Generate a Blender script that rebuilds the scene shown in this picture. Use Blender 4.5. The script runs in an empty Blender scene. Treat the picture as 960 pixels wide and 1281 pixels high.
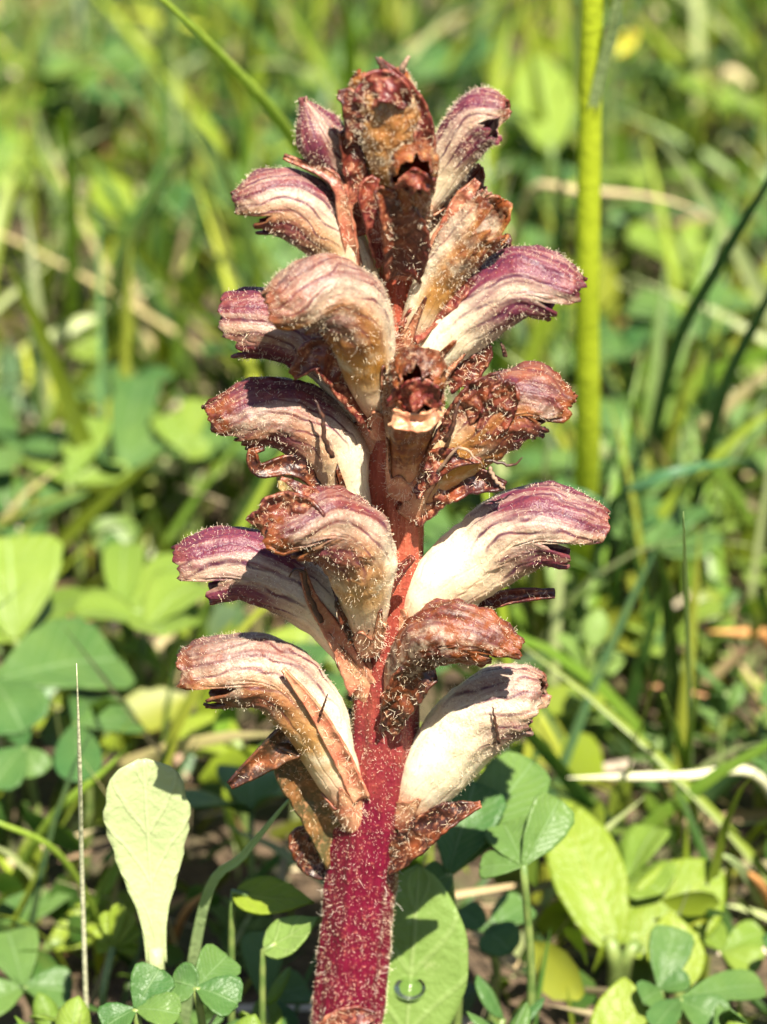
import bpy, bmesh, math, random
import numpy as np
from mathutils import Vector, noise as mnoise
random.seed(7); rng = np.random.default_rng(7)
SC = bpy.context.scene
COL = SC.collection
R = math.radians
# ------------------------------------------------------------------ camera
TH = R(25); DIST = .32; FH = .0717 / .32; ZC = .0568      # pitch, distance to the stem, frame height per metre, aim height
CAM = np.array((0, -DIST * math.cos(TH), ZC + DIST * math.sin(TH)))
FWD = np.array((0, math.cos(TH), -math.sin(TH))); RGT = np.array((1., 0, 0)); UPV = np.array((0, math.sin(TH), math.cos(TH)))
cd = bpy.data.cameras.new('camera'); cam = bpy.data.objects.new('camera', cd); COL.objects.link(cam)
cam.location = CAM; cam.rotation_euler = (math.pi / 2 - TH, 0, 0)
cd.sensor_fit = 'VERTICAL'; cd.sensor_height = 24; cd.lens = 24 / FH
cd.clip_start = .01; cd.clip_end = 500
cd.dof.use_dof = True; cd.dof.focus_distance = .318; cd.dof.aperture_fstop = 30
SC.camera = cam
# ------------------------------------------------------------------ sky, sun, exposure
SUN_EL = R(57); SUN_AZ = R(17)            # azimuth to the right of the line from the plant to the camera
sdir = Vector((math.sin(SUN_AZ) * math.cos(SUN_EL), -math.cos(SUN_AZ) * math.cos(SUN_EL), math.sin(SUN_EL)))
W = bpy.data.worlds.new('World'); SC.world = W; W.use_nodes = True
nt = W.node_tree; bg = nt.nodes['Background']; sky = nt.nodes.new('ShaderNodeTexSky')
sky.sky_type = 'NISHITA'; sky.sun_disc = False; sky.sun_elevation = SUN_EL
sky.sun_rotation = math.atan2(sdir.x, sdir.y)
nt.links.new(sky.outputs[0], bg.inputs[0]); bg.inputs[1].default_value = .05
sl = bpy.data.lights.new('sun', 'SUN'); sl.energy = 5; sl.angle = R(.53); sl.color = (1, .93, .79)
so = bpy.data.objects.new('sun', sl); COL.objects.link(so); so.rotation_euler = (-sdir).to_track_quat('-Z', 'Y').to_euler()
so.location = (.3, -.5, 1)
vs = SC.view_settings; vs.view_transform = 'Standard'; vs.look = 'None'; vs.exposure = 1.55; vs.gamma = 1

# ------------------------------------------------------------------ helpers
def P(px, py, ymm):
    """point on the ray of a photo pixel, ymm millimetres behind the vertical plane of the stem"""
    d = FWD + RGT * ((px - 480) / 1281 * FH) + UPV * ((640.5 - py) / 1281 * FH)
    t = (ymm / 1000 - CAM[1]) / d[1]
    return CAM + d * t
def S(p):                                   # metres per photo pixel at a point
    return float(np.dot(np.asarray(p) - CAM, FWD)) * FH / 1281
def ground_px(px, py, z=0.):
    d = FWD + RGT * ((px - 480) / 1281 * FH) + UPV * ((640.5 - py) / 1281 * FH)
    return CAM + d * ((z - CAM[2]) / d[2])
def nrm(v):
    v = np.asarray(v, float); n = np.linalg.norm(v, axis=-1, keepdims=True); return v / np.where(n < 1e-12, 1, n)
def sst(a, b, x):
    t = np.clip((np.asarray(x, float) - a) / (b - a), 0, 1); return t * t * (3 - 2 * t)
def spline(pts, n):
    """Catmull-Rom through the points, n even samples"""
    p = np.asarray(pts, float)
    if len(p) == 2: p = np.array([p[0], (p[0] + p[1]) / 2, p[1]])
    q = np.vstack([2 * p[0] - p[1], p, 2 * p[-1] - p[-2]]); out = []
    for i in range(len(p) - 1):
        t = np.linspace(0, 1, 24, endpoint=False)[:, None]
        a, b, c, d = q[i], q[i + 1], q[i + 2], q[i + 3]
        out.append(.5 * ((2 * b) + (c - a) * t + (2 * a - 5 * b + 4 * c - d) * t ** 2 + (3 * b - a - 3 * c + d) * t ** 3))
    out.append(p[-1:]); o = np.vstack(out)
    # parameter by knots on the extra columns, by arc length on the first three
    L = np.concatenate([[0], np.cumsum(np.linalg.norm(np.diff(o[:, :3], axis=0), axis=1))]); L /= L[-1]
    u = np.linspace(0, 1, n)
    return np.stack([np.interp(u, L, o[:, k]) for k in range(o.shape[1])], 1)
def fbm(p, scale, seed=0, octv=3):
    """signed noise for many points"""
    out = np.empty(len(p)); o = Vector((seed * 17.3, seed * 5.1, -seed * 9.7))
    for i, q in enumerate(p):
        v = Vector(q) * scale + o
        s = mnoise.noise(v)
        if octv > 1: s += .5 * mnoise.noise(v * 2.1)
        if octv > 2: s += .25 * mnoise.noise(v * 4.3)
        out[i] = s
    return out
def grid_faces(nu, nv, wrap=False, off=0):
    f = []
    m = nv if wrap else nv - 1
    for i in range(nu - 1):
        for j in range(m):
            k = (j + 1) % nv
            f.append((off + i * nv + j, off + i * nv + k, off + (i + 1) * nv + k, off + (i + 1) * nv + j))
    return f
def mk_mesh(name, verts, faces, mat, attrs=None, smooth=True):
    me = bpy.data.meshes.new(name)
    verts = np.asarray(verts, np.float32); faces = np.asarray(faces, np.int32)
    k = faces.shape[1]
    me.vertices.add(len(verts)); me.vertices.foreach_set('co', verts.ravel())
    me.loops.add(faces.size); me.loops.foreach_set('vertex_index', faces.ravel())
    me.polygons.add(len(faces)); me.polygons.foreach_set('loop_start', np.arange(0, faces.size, k, dtype=np.int32))
    me.polygons.foreach_set('loop_total', np.full(len(faces), k, np.int32))
    me.update(calc_edges=True)
    if smooth: me.polygons.foreach_set('use_smooth', np.ones(len(faces), bool))
    for nm, a in (attrs or {}).items():
        a = np.asarray(a, np.float32)
        if a.ndim == 1: at = me.attributes.new(nm, 'FLOAT', 'POINT'); at.data.foreach_set('value', a)
        elif a.shape[1] == 3: at = me.attributes.new(nm, 'FLOAT_VECTOR', 'POINT'); at.data.foreach_set('vector', a.ravel())
        else: at = me.attributes.new(nm, 'FLOAT_COLOR', 'POINT'); at.data.foreach_set('color', a.ravel())
    me.materials.append(mat)
    return me
def link(name, me, parent=None, loc=None, thick=0, kind=None):
    o = bpy.data.objects.new(name, me); COL.objects.link(o)
    if parent is not None: o.parent = parent
    if loc is not None: o.location = loc
    if thick:
        m = o.modifiers.new('thickness', 'SOLIDIFY'); m.thickness = thick; m.offset = -1
    if kind: o['kind'] = kind
    return o
def tag(o, label, cat, group=None):
    o['label'] = label; o['category'] = cat
    if group: o['group'] = group
    return o
def empty(name, loc, rz=0):
    o = bpy.data.objects.new(name, None); COL.objects.link(o); o.location = loc; o.rotation_euler = (0, 0, rz)
    o.empty_display_size = .005
    return o
def copy_tree(o, parent=None):
    c = o.copy(); COL.objects.link(c); c.parent = parent
    for ch in list(o.children): copy_tree(ch, c)
    return c
def tube(pts, rad, nv=8, nu=None):
    """closed-ended tube along points; returns verts, quads, u"""
    p = np.asarray(pts, float); nu = len(p); rad = np.broadcast_to(np.asarray(rad, float), (nu,))
    t = nrm(np.gradient(p, axis=0)); ref = np.array((0.13, -.95, .2)); s = nrm(np.cross(t, ref)); d = np.cross(s, t)
    a = np.linspace(0, 2 * math.pi, nv, endpoint=False)
    v = p[:, None] + rad[:, None, None] * (np.cos(a)[None, :, None] * s[:, None] + np.sin(a)[None, :, None] * d[:, None])
    v = v.reshape(-1, 3); f = grid_faces(nu, nv, True)
    v = np.vstack([v, p[0:1], p[-1:]])
    b, e = len(v) - 2, len(v) - 1
    for j in range(nv):
        k = (j + 1) % nv
        f.append((b, k, j, j) if False else (b, k, j, b)); f.append((e, (nu - 1) * nv + j, (nu - 1) * nv + k, e))
    f = [q if len(set(q)) == 4 else q for q in f]
    return v, f, np.concatenate([np.repeat(np.linspace(0, 1, nu), nv), [0, 1]])
def clean(f):                                # quads with a doubled corner become triangles by fan; keep everything as triangles
    out = []
    for a, b, c, d in f:
        if a != b and b != c and a != c: out.append((a, b, c))
        if a != c and c != d and a != d: out.append((a, c, d))
    return out

# ------------------------------------------------------------------ materials
def newmat(name):
    m = bpy.data.materials.new(name); m.use_nodes = True
    n = m.node_tree; b = n.nodes['Principled BSDF']; o = n.nodes['Material Output']
    return m, n, b, o
class NB:
    """small node builder"""
    def __init__(s, nt): s.nt = nt
    def n(s, typ, **kw):
        x = s.nt.nodes.new(typ)
        for k, v in kw.items(): setattr(x, k, v)
        return x
    def l(s, a, b): s.nt.links.new(a, b)
    def val(s, sock, v):
        if hasattr(v, 'is_output'): s.l(v, sock)
        else: sock.default_value = v
    def attr(s, name): return s.n('ShaderNodeAttribute', attribute_name=name)
    def math(s, op, a, b=0., clamp=False):
        x = s.n('ShaderNodeMath', operation=op, use_clamp=clamp); s.val(x.inputs[0], a); s.val(x.inputs[1], b); return x.outputs[0]
    def mix(s, f, a, b):
        x = s.n('ShaderNodeMix', data_type='RGBA'); s.val(x.inputs[0], f)
        s.val(x.inputs[6], a if hasattr(a, 'is_output') else (*a, 1)); s.val(x.inputs[7], b if hasattr(b, 'is_output') else (*b, 1)); return x.outputs[2]
    def noise(s, scale, detail=3, rough=.55, vec=None, out=0):
        x = s.n('ShaderNodeTexNoise'); x.inputs['Scale'].default_value = scale; x.inputs['Detail'].default_value = detail; x.inputs['Roughness'].default_value = rough
        if vec is None:
            vec = s.n('ShaderNodeTexCoord').outputs['Object']
        s.l(vec, x.inputs['Vector']); return x.outputs[out]
    def ramp(s, f, a, b):                    # smooth 0..1 between a and b
        x = s.n('ShaderNodeMapRange', interpolation_type='SMOOTHSTEP'); s.val(x.inputs[0], f); x.inputs[1].default_value = a; x.inputs[2].default_value = b
        return x.outputs[0]
    def bump(s, h, strength, dist, b):
        x = s.n('ShaderNodeBump'); x.inputs['Strength'].default_value = strength; x.inputs['Distance'].default_value = dist
        s.l(h, x.inputs['Height']); s.l(x.outputs[0], b.inputs['Normal'])

def petal_material():
    m, nt, b, o = newmat('petal'); k = NB(nt)
    uv = k.n('ShaderNodeSeparateXYZ'); k.l(k.attr('puv').outputs['Vector'], uv.inputs[0])
    pb = k.n('ShaderNodeSeparateColor'); k.l(k.attr('pig').outputs['Color'], pb.inputs[0])
    pur, bro, yel = pb.outputs[0], pb.outputs[1], pb.outputs[2]
    n1 = k.noise(420, 4, .6); n2 = k.noise(1500, 4, .65); n3 = k.noise(5200, 2, .6)
    cream = k.mix(n1, (.94, .81, .54), (.95, .88, .70))
    c = k.mix(k.math('MULTIPLY', yel, k.ramp(n1, .2, .52)), cream, (.56, .27, .05))
    cv = k.n('ShaderNodeCombineXYZ'); k.l(k.math('MULTIPLY', uv.outputs[0], 3.), cv.inputs[0]); k.l(k.math('MULTIPLY', uv.outputs[1], 34.), cv.inputs[1])
    k.l(k.math('MULTIPLY', n1, .8), cv.inputs[2]); streak = k.noise(1., 4, .6, cv.outputs[0])
    pm = k.math('MULTIPLY', pur, k.math('ADD', k.math('MULTIPLY', k.ramp(streak, .28, .7), .6), k.math('ADD', k.math('MULTIPLY', n2, .2), .62)), True)
    c = k.mix(pm, c, k.mix(n2, (.062, .009, .028), (.22, .048, .090)))
    # longitudinal veins
    ph = k.math('ADD', k.math('MULTIPLY', uv.outputs[1], 15.), k.math('MULTIPLY', k.noise(230, 2), 2.6))
    fr = k.math('ABSOLUTE', k.math('SUBTRACT', k.math('FRACT', ph), .5))
    vein = k.math('SUBTRACT', 1., k.ramp(fr, .02, .17))
    vm = k.math('MULTIPLY', vein, k.math('MULTIPLY', k.ramp(pur, .04, .5), k.ramp(n1, .32, .58)))
    c = k.mix(k.math('MULTIPLY', vm, .95), c, (.06, .010, .045))
    bm = k.math('MULTIPLY', bro, k.math('ADD', k.math('MULTIPLY', k.ramp(n2, .3, .62), .8), .4), True)
    c = k.mix(bm, c, k.mix(k.ramp(n1, .35, .65), (.050, .011, .006), (.22, .060, .016)))
    c = k.mix(k.math('SUBTRACT', 1., k.ramp(uv.outputs[0], .08, .33)), c, k.mix(n1, (.50, .13, .07), (.70, .38, .18)))   # reddish foot
    # reddish specks of the gland hairs
    sp = k.math('MULTIPLY', k.ramp(n3, .56, .68), k.math('ADD', k.math('MULTIPLY', uv.outputs[0], .5), .06))
    c = k.mix(sp, c, (.22, .05, .025))
    k.l(c, b.inputs['Base Color']); b.inputs['Roughness'].default_value = .4
    b.inputs['Subsurface Weight'].default_value = .22; b.inputs['Subsurface Radius'].default_value = (1, .45, .25); b.inputs['Subsurface Scale'].default_value = .0006
    b.inputs['Specular IOR Level'].default_value = .4
    k.bump(k.math('ADD', k.math('MULTIPLY', k.math('MULTIPLY', n2, .9), k.math('ADD', k.ramp(uv.outputs[0], .4, .8), .12)), k.math('ADD', k.math('MULTIPLY', n3, .12), k.math('MULTIPLY', vein, -.12))), .5, .0004, b)
    tr = k.n('ShaderNodeBsdfTranslucent'); k.l(c, tr.inputs[0])
    mx = k.n('ShaderNodeMixShader'); mx.inputs[0].default_value = .16
    k.l(b.outputs[0], mx.inputs[1]); k.l(tr.outputs[0], mx.inputs[2]); k.l(mx.outputs[0], o.inputs[0])
    return m
def bract_material():
    m, nt, b, o = newmat('dry_bract'); k = NB(nt)
    pb = k.n('ShaderNodeSeparateColor'); k.l(k.attr('pig').outputs['Color'], pb.inputs[0])
    n1 = k.noise(600, 4, .65); n2 = k.noise(2600, 3, .6)
    fresh = k.mix(k.ramp(n1, .3, .7), (.52, .17, .09), (.74, .44, .24))
    dry = k.mix(k.ramp(n1, .40, .72), (.024, .006, .005), (.185, .045, .013))
    c = k.mix(k.math('MULTIPLY', pb.outputs[0], k.math('ADD', k.ramp(n2, .2, .7), .5), True), fresh, dry)
    c = k.mix(k.math('MULTIPLY', pb.outputs[1], .9), c, (.24, .022, .028))
    c = k.mix(k.math('MULTIPLY', pb.outputs[2], .9), c, (.30, .30, .10))
    k.l(c, b.inputs['Base Color']); b.inputs['Roughness'].default_value = .42
    b.inputs['Subsurface Weight'].default_value = .1; b.inputs['Subsurface Scale'].default_value = .0004
    k.bump(k.math('ADD', n1, k.math('MULTIPLY', n2, .4)), .45, .0004, b)
    return m
def stem_material():
    m, nt, b, o = newmat('stem_skin'); k = NB(nt)
    uv = k.n('ShaderNodeSeparateXYZ'); k.l(k.attr('puv').outputs['Vector'], uv.inputs[0])
    n1 = k.noise(330, 4, .6); n2 = k.noise(3000, 3, .6)
    mp = k.n('ShaderNodeMapping'); mp.inputs['Scale'].default_value = (1, 1, .12); k.l(k.n('ShaderNodeTexCoord').outputs['Object'], mp.inputs[0])
    st = k.noise(2400, 3, .55, mp.outputs[0])
    low = k.mix(st, (.075, .0015, .013), (.175, .005, .028)); high = k.mix(st, (.21, .025, .022), (.40, .11, .055))
    f = k.ramp(k.math('ADD', uv.outputs[0], k.math('MULTIPLY', k.math('SUBTRACT', n1, .5), .35)), .34, .72)
    c = k.mix(f, low, high); c = k.mix(k.math('MULTIPLY', k.ramp(n2, .58, .7), .35), c, (.62, .22, .14))
    k.l(c, b.inputs['Base Color']); b.inputs['Roughness'].default_value = .38; b.inputs['Specular IOR Level'].default_value = .35
    b.inputs['Subsurface Weight'].default_value = .12; b.inputs['Subsurface Radius'].default_value = (1, .3, .2); b.inputs['Subsurface Scale'].default_value = .0006
    k.bump(k.math('ADD', st, k.math('MULTIPLY', n2, .5)), .6, .0004, b)
    return m
def simple_material(name, ca, cb, rough=.4, scale=900, sub=0, spec=.5, emit=0):
    m, nt, b, o = newmat(name); k = NB(nt)
    k.l(k.mix(k.ramp(k.noise(scale, 3), .3, .7), ca, cb), b.inputs['Base Color']); b.inputs['Roughness'].default_value = rough
    b.inputs['Specular IOR Level'].default_value = spec
    if sub: b.inputs['Subsurface Weight'].default_value = sub; b.inputs['Subsurface Scale'].default_value = .0003
    return m
def leaf_material(name, ca, cb, vein, rough=.42, trans=.3, patch=None, veinfreq=9., vein_amt=.5, spec=.28):
    """leaf blade: attribute luv = (along, across -1..1, tint)"""
    m, nt, b, o = newmat(name); k = NB(nt)
    uv = k.n('ShaderNodeSeparateXYZ'); k.l(k.attr('luv').outputs['Vector'], uv.inputs[0])
    oi = k.n('ShaderNodeObjectInfo')
    n1 = k.noise(170, 4, .6); n2 = k.noise(1500, 3, .6)
    f = k.math('ADD', k.math('MULTIPLY', k.math('SUBTRACT', n1, .5), 1.3), k.math('ADD', k.math('MULTIPLY', oi.outputs['Random'], .7), .15), True)
    c = k.mix(f, ca, cb)
    if patch: c = k.mix(k.math('MULTIPLY', k.ramp(k.noise(420, 5, .7), .58, .72), .7), c, patch)
    av = k.math('ABSOLUTE', uv.outputs[1])
    mid = k.math('SUBTRACT', 1., k.ramp(av, .015, .07))
    ph = k.math('FRACT', k.math('MULTIPLY', k.math('SUBTRACT', uv.outputs[0], k.math('MULTIPLY', av, .32)), veinfreq))
    lat = k.math('SUBTRACT', 1., k.ramp(k.math('ABSOLUTE', k.math('SUBTRACT', ph, .5)), .03, .11))
    v = k.math('MAXIMUM', mid, k.math('MULTIPLY', lat, .55))
    c = k.mix(k.math('MULTIPLY', v, vein_amt), c, vein)
    k.l(c, b.inputs['Base Color']); b.inputs['Roughness'].default_value = rough; b.inputs['Specular IOR Level'].default_value = spec
    k.bump(k.math('ADD', k.math('MULTIPLY', v, .35), k.math('ADD', k.math('MULTIPLY', n2, .5), n1)), .5, .0006, b)
    hs = k.n('ShaderNodeHueSaturation'); hs.inputs['Saturation'].default_value = 1.15; hs.inputs['Value'].default_value = 1.7; k.l(c, hs.inputs['Color'])
    tr = k.n('ShaderNodeBsdfTranslucent'); k.l(hs.outputs[0], tr.inputs[0])
    mx = k.n('ShaderNodeMixShader'); mx.inputs[0].default_value = trans
    k.l(b.outputs[0], mx.inputs[1]); k.l(tr.outputs[0], mx.inputs[2]); k.l(mx.outputs[0], o.inputs[0])
    return m
def sward_material(name, rough=.45, trans=.3):
    """colour of each blade from the attribute 'tone'"""
    m, nt, b, o = newmat(name); k = NB(nt)
    a = k.attr('tone').outputs['Color']; n = k.noise(500, 3)
    c = k.mix(k.math('MULTIPLY', k.ramp(n, .35, .75), .3), a, (.20, .25, .05))
    k.l(c, b.inputs['Base Color']); b.inputs['Roughness'].default_value = rough
    hs = k.n('ShaderNodeHueSaturation'); hs.inputs['Saturation'].default_value = 1.15; hs.inputs['Value'].default_value = 1.7; k.l(c, hs.inputs['Color'])
    tr = k.n('ShaderNodeBsdfTranslucent'); k.l(hs.outputs[0], tr.inputs[0])
    mx = k.n('ShaderNodeMixShader'); mx.inputs[0].default_value = trans
    k.l(b.outputs[0], mx.inputs[1]); k.l(tr.outputs[0], mx.inputs[2]); k.l(mx.outputs[0], o.inputs[0])
    return m
def soil_material():
    m, nt, b, o = newmat('soil'); k = NB(nt)
    n1 = k.noise(60, 5, .6); n2 = k.noise(900, 4, .65); n3 = k.noise(1.7, 5, .6)
    c = k.mix(k.ramp(n2, .3, .7), (.035, .022, .012), (.13, .085, .05))
    c = k.mix(k.math('MULTIPLY', k.ramp(n1, .45, .65), .7), c, (.05, .075, .02))
    geo = k.n('ShaderNodeSeparateXYZ'); k.l(k.n('ShaderNodeTexCoord').outputs['Object'], geo.inputs[0])
    rad = k.math('SQRT', k.math('ADD', k.math('MULTIPLY', geo.outputs[0], geo.outputs[0]), k.math('MULTIPLY', geo.outputs[1], geo.outputs[1])))
    c = k.mix(k.ramp(rad, .8, 2.5), c, k.mix(n3, (.045, .08, .018), (.10, .12, .035)))
    k.l(c, b.inputs['Base Color']); b.inputs['Roughness'].default_value = .9
    k.bump(k.math('ADD', n1, k.math('MULTIPLY', n2, .4)), .8, .002, b)
    return m
M_PETAL = petal_material(); M_BRACT = bract_material(); M_STEM = stem_material(); M_SOIL = soil_material()
M_HAIR = simple_material('gland_hair', (.92, .70, .42), (.95, .86, .70), .3, 2000, 0, .6)
M_HAIRW = simple_material('woolly_hair', (.93, .82, .62), (.97, .92, .82), .3, 2000, 0, .6)
M_DARK = simple_material('dried_thread', (.025, .013, .012), (.09, .035, .02), .5, 3000)
M_STRAW = leaf_material('straw', (.48, .36, .19), (.62, .52, .30), (.7, .6, .4), .5, .12, (.35, .19, .08), 0, .3)
M_PALE_STRAW = leaf_material('pale_straw', (.62, .60, .36), (.74, .72, .50), (.8, .78, .6), .45, .15, None, 0, .3)
M_ORANGE_STRAW = leaf_material('orange_straw', (.50, .22, .07), (.60, .36, .15), (.7, .5, .3), .5, .1, None, 0, .3)
M_CLOVER = leaf_material('clover_leaf', (.040, .115, .030), (.12, .20, .045), (.20, .30, .13), .40, .26, None, 9, .45)
M_CLOVER_L = leaf_material('pale_clover_leaf', (.13, .22, .028), (.22, .30, .045), (.32, .42, .18), .42, .34, None, 9, .45)
M_BROAD = leaf_material('broad_leaf', (.17, .25, .018), (.25, .31, .035), (.36, .40, .10), .40, .34, (.20, .27, .03), 5, .4)
M_MATTE = leaf_material('ovate_leaf', (.14, .23, .045), (.21, .30, .08), (.34, .42, .17), .46, .3, (.30, .37, .14), 3.2, .35)
M_SPOON = leaf_material('spoon_leaf', (.30, .36, .16), (.40, .45, .23), (.55, .58, .33), .42, .2, None, 4, .25)
M_GRASSB = leaf_material('grass_blade', (.16, .28, .03), (.27, .36, .05), (.3, .4, .1), .38, .35, None, 0, .25)
M_BLUEB = leaf_material('bluish_blade', (.035, .11, .045), (.08, .18, .075), (.12, .25, .1), .35, .25, None, 0, .25)
M_PALEB = leaf_material('pale_blade', (.28, .38, .16), (.40, .48, .22), (.5, .55, .3), .38, .3, None, 0, .25)
M_STALK = leaf_material('green_stalk', (.40, .48, .015), (.50, .56, .03), (.45, .52, .08), .35, .25, None, 0, .2)
M_PETIOLE = simple_material('petiole', (.09, .15, .035), (.20, .25, .07), .45, 700)
M_TWIG = simple_material('twig_bark', (.16, .09, .055), (.36, .24, .16), .7, 900)
M_SWARD = sward_material('sward'); M_LITTER = sward_material('litter', .7, .1)
M_YELLOW = simple_material('yellow_petal', (.62, .55, .04), (.75, .66, .10), .45, 800, .2)

# ------------------------------------------------------------------ ground
def make_ground():
    t = np.linspace(-1, 1, 141); g = np.sign(t) * (np.abs(t) * .55 + 200 * np.abs(t) ** 9)
    X, Y = np.meshgrid(g, g + .08, indexing='ij')
    v = np.stack([X.ravel(), Y.ravel(), np.zeros(X.size)], 1)
    v[:, 2] = -.0015 + .0012 * fbm(v, 70, 3)
    far = np.hypot(v[:, 0], v[:, 1]); v[:, 2] = np.where(far > 3, -.002, v[:, 2])
    return link('ground', mk_mesh('ground', v, grid_faces(141, 141), M_SOIL), kind='structure')
make_ground()

# ------------------------------------------------------------------ the broomrape
root = empty('broomrape_plant', P(440, 1300, 0) * np.array((1, 1, 0)))
tag(root, 'tall hairy red-stemmed broomrape spike with withering purple and cream flowers', 'flower spike')
ROOT = np.array(root.location)
def hairs(name, pos, nor, lo, hi, rad, mat, parent, seed, tip=1.9, lean=.45):
    """bent gland-tipped hairs: 3-sided, two segments and a small head"""
    r = np.random.default_rng(seed); n = len(pos)
    d = nrm(nor + lean * r.normal(size=(n, 3))); L = r.uniform(lo, hi, n)[:, None]
    e = nrm(d + .28 * r.normal(size=(n, 3)))
    p0 = pos - nor * .00006; p1 = p0 + d * L * .55; p2 = p1 + e * L * .45; p3 = p2 + e * rad * tip * 2.4
    a = nrm(np.cross(d, r.normal(size=(n, 3)))); b = np.cross(nrm(d), a)
    ring = [(1, 0), (-.5, .866), (-.5, -.866)]
    V = []
    for p, k in ((p0, 1.), (p1, .8), (p2, .6), ((p2 + p3) / 2, tip)):
        for x, y in ring: V.append(p + (a * x + b * y) * rad * k)
    V.append(p3); V = np.stack(V, 1)                       # n,13,3
    F = []
    for i in range(3):
        for j in range(3):
            k = (j + 1) % 3
            F += [(i * 3 + j, i * 3 + k, i * 3 + 3 + k), (i * 3 + j, i * 3 + 3 + k, i * 3 + 3 + j)]
    F += [(9, 10, 12), (10, 11, 12), (11, 9, 12)]
    F = (np.array(F)[None] + (np.arange(n) * 13)[:, None, None]).reshape(-1, 3)
    return link(name, mk_mesh(name, V.reshape(-1, 3), F, mat), parent, kind='stuff')
def surf_normals(g, wrap):
    """normals of a (nu,nv,3) grid"""
    du = np.gradient(g, axis=0)
    dv = (np.roll(g, -1, 1) - np.roll(g, 1, 1)) if wrap else np.gradient(g, axis=1)
    return nrm(np.cross(dv, du))
def scatter_on(g, nr, n, r, mask=None):
    nu, nv = g.shape[:2]; i = r.integers(1, nu - 1, n * 3); j = r.integers(0, nv - 1, n * 3)
    A = np.linalg.norm(np.cross(g[i, (j + 1) % nv] - g[i, j], g[i - 1, j] - g[i, j]), axis=1)
    keep = r.random(n * 3) < A / (np.percentile(A, 90) + 1e-12)
    if mask is not None: keep &= r.random(n * 3) < mask[i, j]
    i, j = i[keep][:n], j[keep][:n]; f = r.random(len(i))[:, None]; h = r.random(len(i))[:, None]
    p = g[i, j] * (1 - f) + g[i, (j + 1) % nv] * f; q = g[i - 1, j] * (1 - f) + g[i - 1, (j + 1) % nv] * f
    return p * (1 - h) + q * h, nr[i, j]

# --- stem
STEM = [(432, 1330, 46), (434, 1281, 45), (447, 1144, 44), (457, 1055, 44), (469, 990, 43), (480, 920, 42), (484, 850, 42), (491, 750, 39), (493, 680, 37),
        (492, 600, 39), (493, 520, 37), (497, 450, 32), (501, 390, 27), (500, 320, 29), (500, 250, 26), (497, 180, 20), (494, 130, 10)]
def make_stem():
    k = []
    b = P(430, 1300, 0); k.append((b[0] - .001, 0, -.004, 48 * S(b))); k.append((b[0] - .0005, 0, .006, 47 * S(b)))
    for px, py, r in STEM[1:]:
        q = P(px, py, 0); k.append((*q, r * S(q)))
    sp = spline(k, 220); p = sp[:, :3]; rad = sp[:, 3]
    nv = 56; a = np.linspace(0, 2 * math.pi, nv, endpoint=False)
    t = nrm(np.gradient(p, axis=0)); s = nrm(np.cross(t, (0, 1, 0))); d = np.cross(s, t)
    u = np.linspace(0, 1, 220)
    rr = rad[:, None] * (1 + .035 * np.cos(7 * a[None] + 6 * u[:, None]) + .02 * np.cos(13 * a[None] - 9 * u[:, None]))
    g = p[:, None] + rr[..., None] * (np.cos(a)[None, :, None] * s[:, None] + np.sin(a)[None, :, None] * d[:, None])
    nr = nrm(g - p[:, None]); q = g.reshape(-1, 3)
    q = q + nr.reshape(-1, 3) * (fbm(q, 330, 2) * .00016 + fbm(q, 1300, 5, 1) * .00005)[:, None]
    g = q.reshape(220, nv, 3)
    puv = np.stack([np.repeat(u, nv), np.tile(a / 6.283, 220), np.zeros(220 * nv)], 1)
    o = link('stem', mk_mesh('stem', q - ROOT, grid_faces(220, nv, True), M_STEM, {'puv': puv}), root)
    r = np.random.default_rng(3)
    m = np.clip(.55 + .7 * fbm(q, 420, 31, 2).reshape(220, nv), .12, 1) * np.interp(u, [0, .3, .42, .7, 1], [1, 1, .75, .5, .5])[:, None]
    pos, no = scatter_on(g, nr, 15000, r, m)
    hairs('hairs', pos - ROOT, no, .00008, .00025, .000010, M_HAIR, o, 5, 2.1, .45)
    # longer white wool where the flowers begin, along the edges and in tufts
    band = np.exp(-((u - .335) / .03) ** 2) + .35 * np.exp(-((u - .48) / .03) ** 2) + .05
    pos, no = scatter_on(g, nr, 700, r, np.repeat(band[:, None], nv, 1))
    hairs('hairs', pos - ROOT, no, .0004, .0010, .000012, M_HAIRW, o, 6, 1.2, .9)
    return p, rad
STEM_P, STEM_R = make_stem()

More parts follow.
